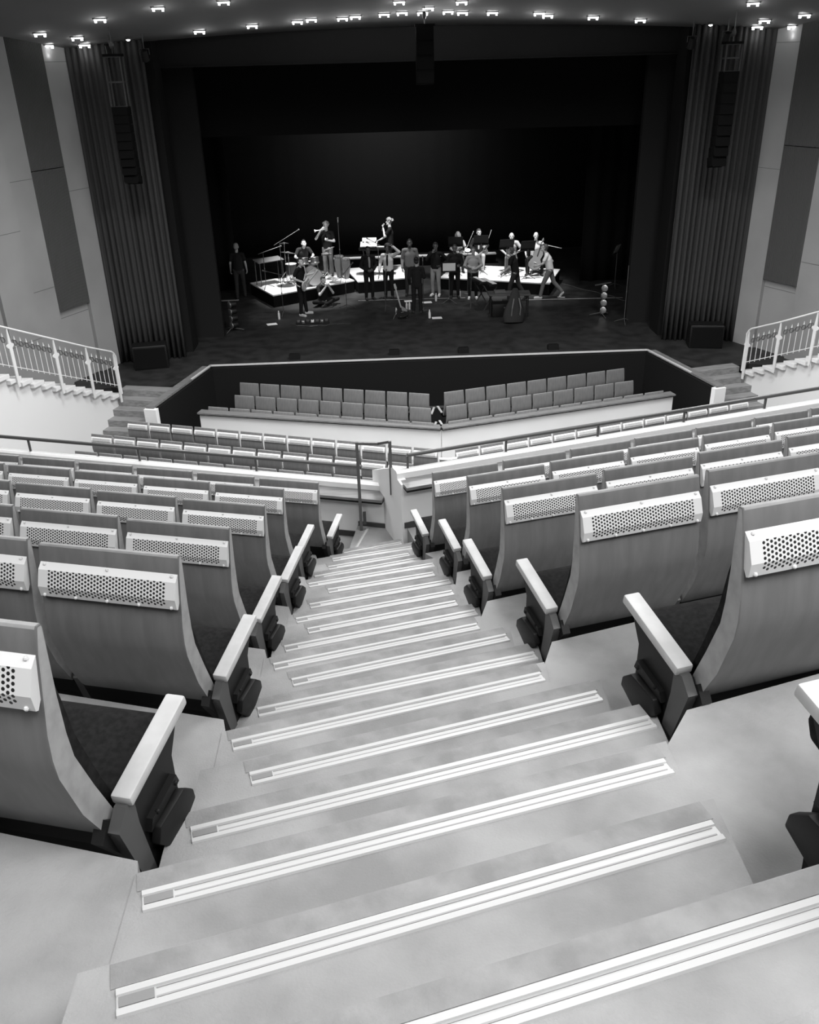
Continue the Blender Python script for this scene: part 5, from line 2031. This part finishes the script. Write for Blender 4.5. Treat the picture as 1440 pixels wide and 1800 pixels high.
def stringed(name, label, cat, M_, Lb, wl, ww, wu, th, neckL, mats, neckw=0.022, scroll=False, pick=None, dark_board=True, end=0.0, grp=None):
    t = bpy.data.objects.new(name, None)
    t.empty_display_size = 0.1
    COL.objects.link(t)
    t.matrix_world = M_
    tag(t, label, cat, grp)
    m = MB()
    m.prism(outline(wl, ww, wu, Lb), (0, 0, 0), (1, 0, 0), (0, 1, 0), (0, 0, 1), -th / 2, th / 2)
    b = m.obj('body', mats[0], t)
    m = MB()
    m.box((0, Lb * .78 + neckL / 2, th / 2 + 0.004), (neckw * 2, neckL + Lb * .3, 0.02))
    m.obj('neck', mats[1], t)
    hy = Lb * .78 + neckL + Lb * .15
    m = MB()
    if scroll:
        m.path([(0, hy, th / 2), (0, hy + neckw * 4, th / 2 - .01), (0, hy + neckw * 6.5, th / 2 - neckw * 1.2), (0, hy + neckw * 6, th / 2 - neckw * 2.4), (0, hy + neckw * 4.6, th / 2 - neckw * 2)], neckw * .9, 8)
        for k in range(4):
            m.tube((-neckw * 2.2, hy + neckw * (1 + k), th / 2), (neckw * 2.2, hy + neckw * (1 + k), th / 2), neckw * .3, seg=6)
        m.obj('scroll', mats[0], t, 60)
    else:
        m.prism([(-neckw, hy), (neckw, hy), (neckw * 1.9, hy + .03), (neckw * 1.5, hy + .17), (-neckw * 1.2, hy + .16), (-neckw * 1.7, hy + .03)], (0, 0, 0), (1, 0, 0), (0, 1, 0), (0, 0, 1), th / 2 - .01, th / 2 + .008)
        m.obj('headstock', mats[1], t)
    m = MB()
    m.box((0, Lb * .33, th / 2 + .012), (wl * .42, .014, .03))
    m.obj('bridge', mats[2], t)
    if pick:
        m = MB()
        m.prism([(0.0, Lb * .42), (wl * .75, Lb * .28), (wl * .8, Lb * .42), (wl * .35, Lb * .62), (0.01, Lb * .75)], (0, 0, 0), (1, 0, 0), (0, 1, 0), (0, 0, 1), th / 2, th / 2 + .004)
        m.obj('pickguard', pick, t)
    if end:
        m = MB()
        m.tube((0, 0, 0), (0, -end, 0), 0.006, seg=6)
        m.obj('end_pin', 'chrome', t)
    return t


def bow(a, b, label):
    a, b = Vector(a), Vector(b)
    t = empty('bow', a, 0, label, 'bow', 'bows of the string players')
    m = MB()
    d = (b - a)
    o_ = d.orthogonal().normalized() * 0.018
    m.path([o_, d * .5 + o_ * .6, d + o_], 0.0075, 6)
    m.obj('stick', 'wood_pale', t)
    m = MB()
    m.obox((0, 0, 0), d, 0.008, 0.004)
    m.obj('hair', 'paper', t)
    m = MB()
    m.box(d * .04 + o_ * .5, (0.02, 0.02, 0.03))
    m.obj('frog', 'metal_black', t)
    return t


# electric guitar: body at the right hip, neck to his left
a, b = local(gt, (0.30, 0.20, 0.90)), local(gt, (-0.55, 0.32, 1.26))
nrm = local(gt, (0.0, 1.0, -.15)) - local(gt, (0, 0, 0))
stringed('electric_guitar', 'pale electric guitar hanging at the guitarist front', 'guitar', frame(a, b, nrm), 0.42, 0.16, 0.115, 0.14, 0.045, 0.40, ('cloth_light', 'wood_pale', 'chrome'), pick='paper')
o = MB().path([local(gt, (.10, .17, 1.10)), local(gt, (-.02, .19, 1.30)), local(gt, (-.14, .10, 1.475)), local(gt, (-.12, -.10, 1.45)), local(gt, (.05, -.19, 1.25)), local(gt, (.22, -.10, 1.02)), local(gt, (.28, .12, .93))], 0.016, 6).obj('guitar_strap', 'cloth_light')
tag(o, 'pale guitar strap over the shoulder of the front left guitarist', 'strap')
# trumpet-like instrument of the brass player
t = empty('brass_instrument', local(br, (0.02, .15, 1.565)), br.rotation_euler.z, 'pale brass instrument held to the mouth of the curly haired man', 'instrument')
m = MB()
m.path([(0, 0, 0), (.10, .06, 0), (.24, .10, -.02)], 0.010, 6)
m.lathe([(0.012, 0), (0.018, .08), (.055, .14)], (.20, .09, -.012), (1, .3, -.1), 12)
m.obj('bell_tube', 'paper', t, 40)
m = MB()
for k in range(3):
    m.tube((.08 + k * .03, .055 + .012 * k, -.06), (.08 + k * .03, .055 + .012 * k, .05), 0.011, seg=6)
m.obj('valves', 'chrome', t)
# handheld microphone of the keyboard player
t = empty('handheld_microphone', local(ky, (-.03, .24, 1.50)), ky.rotation_euler.z, 'handheld microphone at the mouth of the keyboard player', 'microphone')
m = MB()
m.tube((0, .03, -.12), (0, -.03, .06), 0.012, 0.018, 8)
m.obj('handle', 'metal_grey', t)
m = MB()
m.ball((0, -.045, .10), 0.030, 6)
m.obj('grille_ball', 'chrome', t)
# strings
WO = ('wood_amber', 'metal_black', 'wood_pale')
stringed('violin', 'violin resting on the lap of the blonde violinist', 'violin', frame(local(v1, (.14, .30, .60)), local(v1, (-.20, .34, .80)), (0, -1, .4)), 0.34, 0.10, 0.06, 0.085, 0.05, 0.20, WO, 0.012, True, grp='violins')
stringed('violin', 'violin resting on the knee of the violinist in the dark jacket', 'violin', frame(local(v2, (-.24, .36, .57)), local(v2, (-.22, .26, .98)), local(v2, (0, 1, .2)) - local(v2, (0, 0, 0))), 0.34, 0.10, 0.06, 0.085, 0.05, 0.20, WO, 0.012, True, grp='violins')
stringed('viola', 'small string instrument on the lap of the bald man in the pale shirt', 'viola', frame(local(v3, (.20, .38, .58)), local(v3, (-.24, .44, .72)), (0, -1, .8)), 0.38, 0.115, 0.07, 0.095, 0.05, 0.22, WO, 0.012, True, grp='violins')
stringed('cello', 'cello leaning against the balding man in the white shirt', 'cello', frame(local(v4, (.05, .62, .22)), local(v4, (-.28, .12, 1.24)), local(v4, (0, 1, .5)) - local(v4, (0, 0, 0))), 0.72, 0.21, 0.13, 0.165, 0.12, 0.30, WO, 0.018, True, end=.25)
bow(local(v1, (-.24, .42, .74)), local(v1, (-.50, .50, 1.38)), 'pale bow held upright by the blonde violinist')
bow(local(v2, (-.26, .46, .84)), local(v2, (-.44, .50, 1.40)), 'pale bow held upright by the violinist in the dark jacket')
bow(local(v4, (-.22, .42, 1.02)), local(v4, (-.86, .50, .90)), 'pale bow held out sideways by the cello player')
# black acoustic guitar on a stand
stringed('acoustic_guitar', 'black acoustic guitar standing on the floor left of the centre singer', 'guitar', frame((0.80, 26.35, STAGE + .06), (0.55, 26.75, STAGE + 1.0), (-.1, -1, .35)), 0.48, 0.20, 0.125, 0.145, 0.10, 0.42, ('cloth_black', 'wood_amber', 'cloth_mid'), pick='cloth_mid')
t = empty('guitar_stand', (0.74, 26.46, STAGE), 0.5, 'small folding stand holding the black acoustic guitar', 'stand')
for k in range(3):
    a = 2 * pi * k / 3 + 1.2
    m = MB()
    m.tube((0, .12, .40), (.26 * cos(a), .12 + .22 * sin(a), 0.0), 0.010, seg=6)
    m.obj('leg', 'metal_grey', t)
m = MB()
m.path([(-.10, -.12, .10), (-.10, .04, .04), (0, .12, .40), (.10, .04, .04), (.10, -.12, .10)], 0.010, 6)
m.obj('cradle', 'metal_grey', t)
